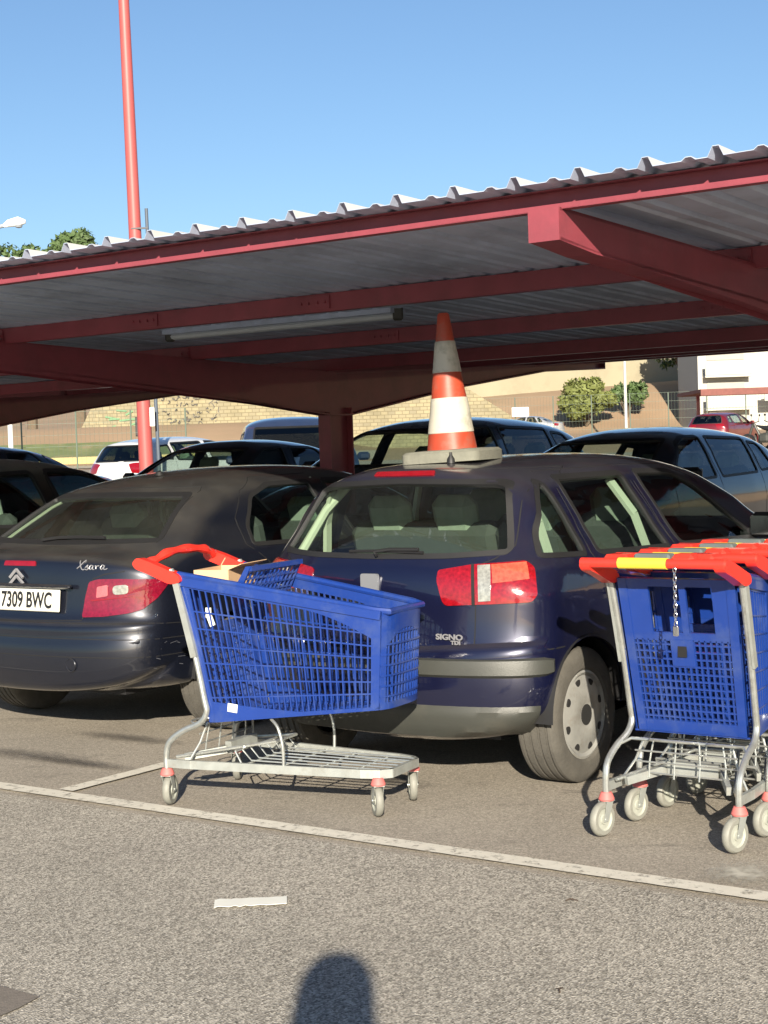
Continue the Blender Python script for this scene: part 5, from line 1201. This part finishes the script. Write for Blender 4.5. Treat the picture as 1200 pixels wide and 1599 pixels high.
# white building with balconies
bw = mat('white_render', (.42, .41, .37), .8, var=.05, vscale=.4); bg_ = mat('building_glass', (.10, .15, .15), .1, 0, .5); bgr = mat('grey_render', (.32, .31, .28), .8, var=.1)
bd = thing('apartment_building', 'white apartment building with balconies at the right edge', 'building', (24.5, 104, 2.2))
def bb(name, c, d, m, parent=bd):
    g = MB(); g.box(c, d); return g.build(name, m, parent, smooth=False)
w1 = bb('wall', (9.0, 4, 4.5), (14, 8, 12), bw); bb('side_wing', (-.6, 4.5, 4.5), (5.1, 7, 12), bw)
for z in (1.4, 3.6, 6.4):
    f = bb('balcony', (-1.3, .6, z), (3.1, 1.1, .16), bw); bb('parapet', (-1.3, .05, z + .48), (3.1, .10, .8), bw, f)
for z, h_ in ((2.2, 1.0), (4.9, 1.0), (-.2, 1.3)): bb('window', (-1.3, .98, z + .45), (2.5, .08, h_ + .3), bgr)
for z in (3.35, 6.0, 8.5): bb('window', (9.5, -.03, z), (11, .10, .95), bg_ if z != 3.35 else bgr)
bb('ledge', (2.6, -.5, 1.9), (3.6, 1.0, .14), bw); bb('parapet', (2.6, -.95, 2.3), (3.6, .08, .7), bw)
cp = thing('small_shelter', 'low red roofed shelter over the far red cars', 'shelter', (16.2, 66, rise(0, 66)))
g = MB(); g.box((0, 0, 2.25), (6.4, 5, .14)); g.box((0, -2.5, 2.18), (6.4, .1, .25)); g.build('roof', mat('dark_red_roof', (.16, .05, .04), .7, var=.3), cp, smooth=False)
for x in (-2.6, 2.6): g = MB(); g.box((x, 1, 1.1), (.14, .14, 2.2)); g.build('post', M['redsteel'], cp, smooth=False)
# motorcycles by the shelter
def motorcycle(label, x, y, rz):
    t = thing('motorcycle', label, 'motorcycle', (x, y, rise(x, y)), rz); bk = M['rubber']
    for yy in (-.68, .68): g = MB(); g.lathe([(.22, -.05), (.30, -.055), (.315, 0), (.30, .055), (.22, .05)], 20, (0, yy, .315), 'X'); g.build('wheel', bk, t)
    g = MB(); g.tube(smooth_path([(0, -.68, .32), (0, -.35, .5), (0, .1, .45), (0, .3, .75), (0, .45, .95), (0, .68, .32)], 4), .05, 8); g.box((0, .02, .45), (.3, .4, .35), None, .08); g.build('frame', M['dplastic'], t)
    g = MB(); g.tube(smooth_path([(0, -.75, .85), (0, -.35, .80), (0, 0, .82), (0, .32, .92)], 4), [.06 + .05 * sin(k / 3) for k in range(13)], 10); g.build('seat', bk, t)
    g = MB(); g.tube([(-.36, .38, 1.08), (-.1, .44, 1.02), (.1, .44, 1.02), (.36, .38, 1.08)], .018, 6); g.tube([(-.3, .40, 1.05), (-.34, .36, 1.28)], .01, 5); g.box((-.35, .36, 1.30), (.12, .02, .08), None, .01); g.box((.35, .36, 1.30), (.12, .02, .08), None, .01); g.tube([(.3, .40, 1.05), (.34, .36, 1.28)], .01, 5); g.build('handlebar', bk, t)
motorcycle('dark motorcycle parked right of the far red hatchback', 14.1, 57.5, .9); motorcycle('dark motorcycle at the right edge near the white building', 14.9, 58.6, .6)
# grey bin bag by the fence
# ------------------------------------------------------------------ the person taking the picture, behind the camera
pn = bpy.data.meshes.new('person'); J = [(0, 0, .98, .15), (0, 0, 1.15, .14), (0, .01, 1.32, .16), (0, .01, 1.45, .11), (0, .02, 1.54, .115), (0, .04, 1.60, .115), (0, .04, 1.69, .115), (0, .03, 1.765, .07)]
V = [(a, b, c) for a, b, c, d in J]; Rr = [d for *_, d in J]; Ed = [(i, i + 1) for i in range(len(J) - 1)]
def chain(start, pts):
    prev = start
    for a, b, c, d in pts: V.append((a, b, c)); Rr.append(d); Ed.append((prev, len(V) - 1)); prev = len(V) - 1
    return prev
for sg in (-1, 1):
    h_ = chain(3, [(sg * .17, .0, 1.42, .065), (sg * .24, -.02, 1.20, .048), (sg * .22, .10, 1.06, .038), (sg * .12, .20, 1.20, .028), (sg * .10, .22, 1.25, .03)])
    for q_ in range(4): chain(h_, [(sg * (.11 - .012 * q_), .235, 1.285 + .004 * q_, .009), (sg * (.09 - .012 * q_), .238, 1.32 + .004 * q_, .008)])
    chain(h_, [(sg * .07, .215, 1.27, .010), (sg * .05, .22, 1.30, .009)])
    chain(0, [(sg * .10, 0, .90, .10), (sg * .12, .01, .50, .068), (sg * .13, -.01, .12, .045), (sg * .135, .0, .05, .045), (sg * .15, .15, .035, .035)])
pn.from_pydata(V, Ed, []); po = bpy.data.objects.new('person', pn); col.objects.link(po)
sm_ = po.modifiers.new('skin', 'SKIN'); sb_ = po.modifiers.new('sub', 'SUBSURF'); sb_.levels = 1; sb_.render_levels = 1
for i, v in enumerate(pn.skin_vertices[0].data): v.radius = (Rr[i], Rr[i]); v.use_root = (i == 0)
po.location = (-.17, -.36, 0); pn.materials.append(mat('dark_clothes', (.05, .055, .07), .9))
tag(po, 'person in dark clothes holding a phone, seen only as a head shadow', 'person')
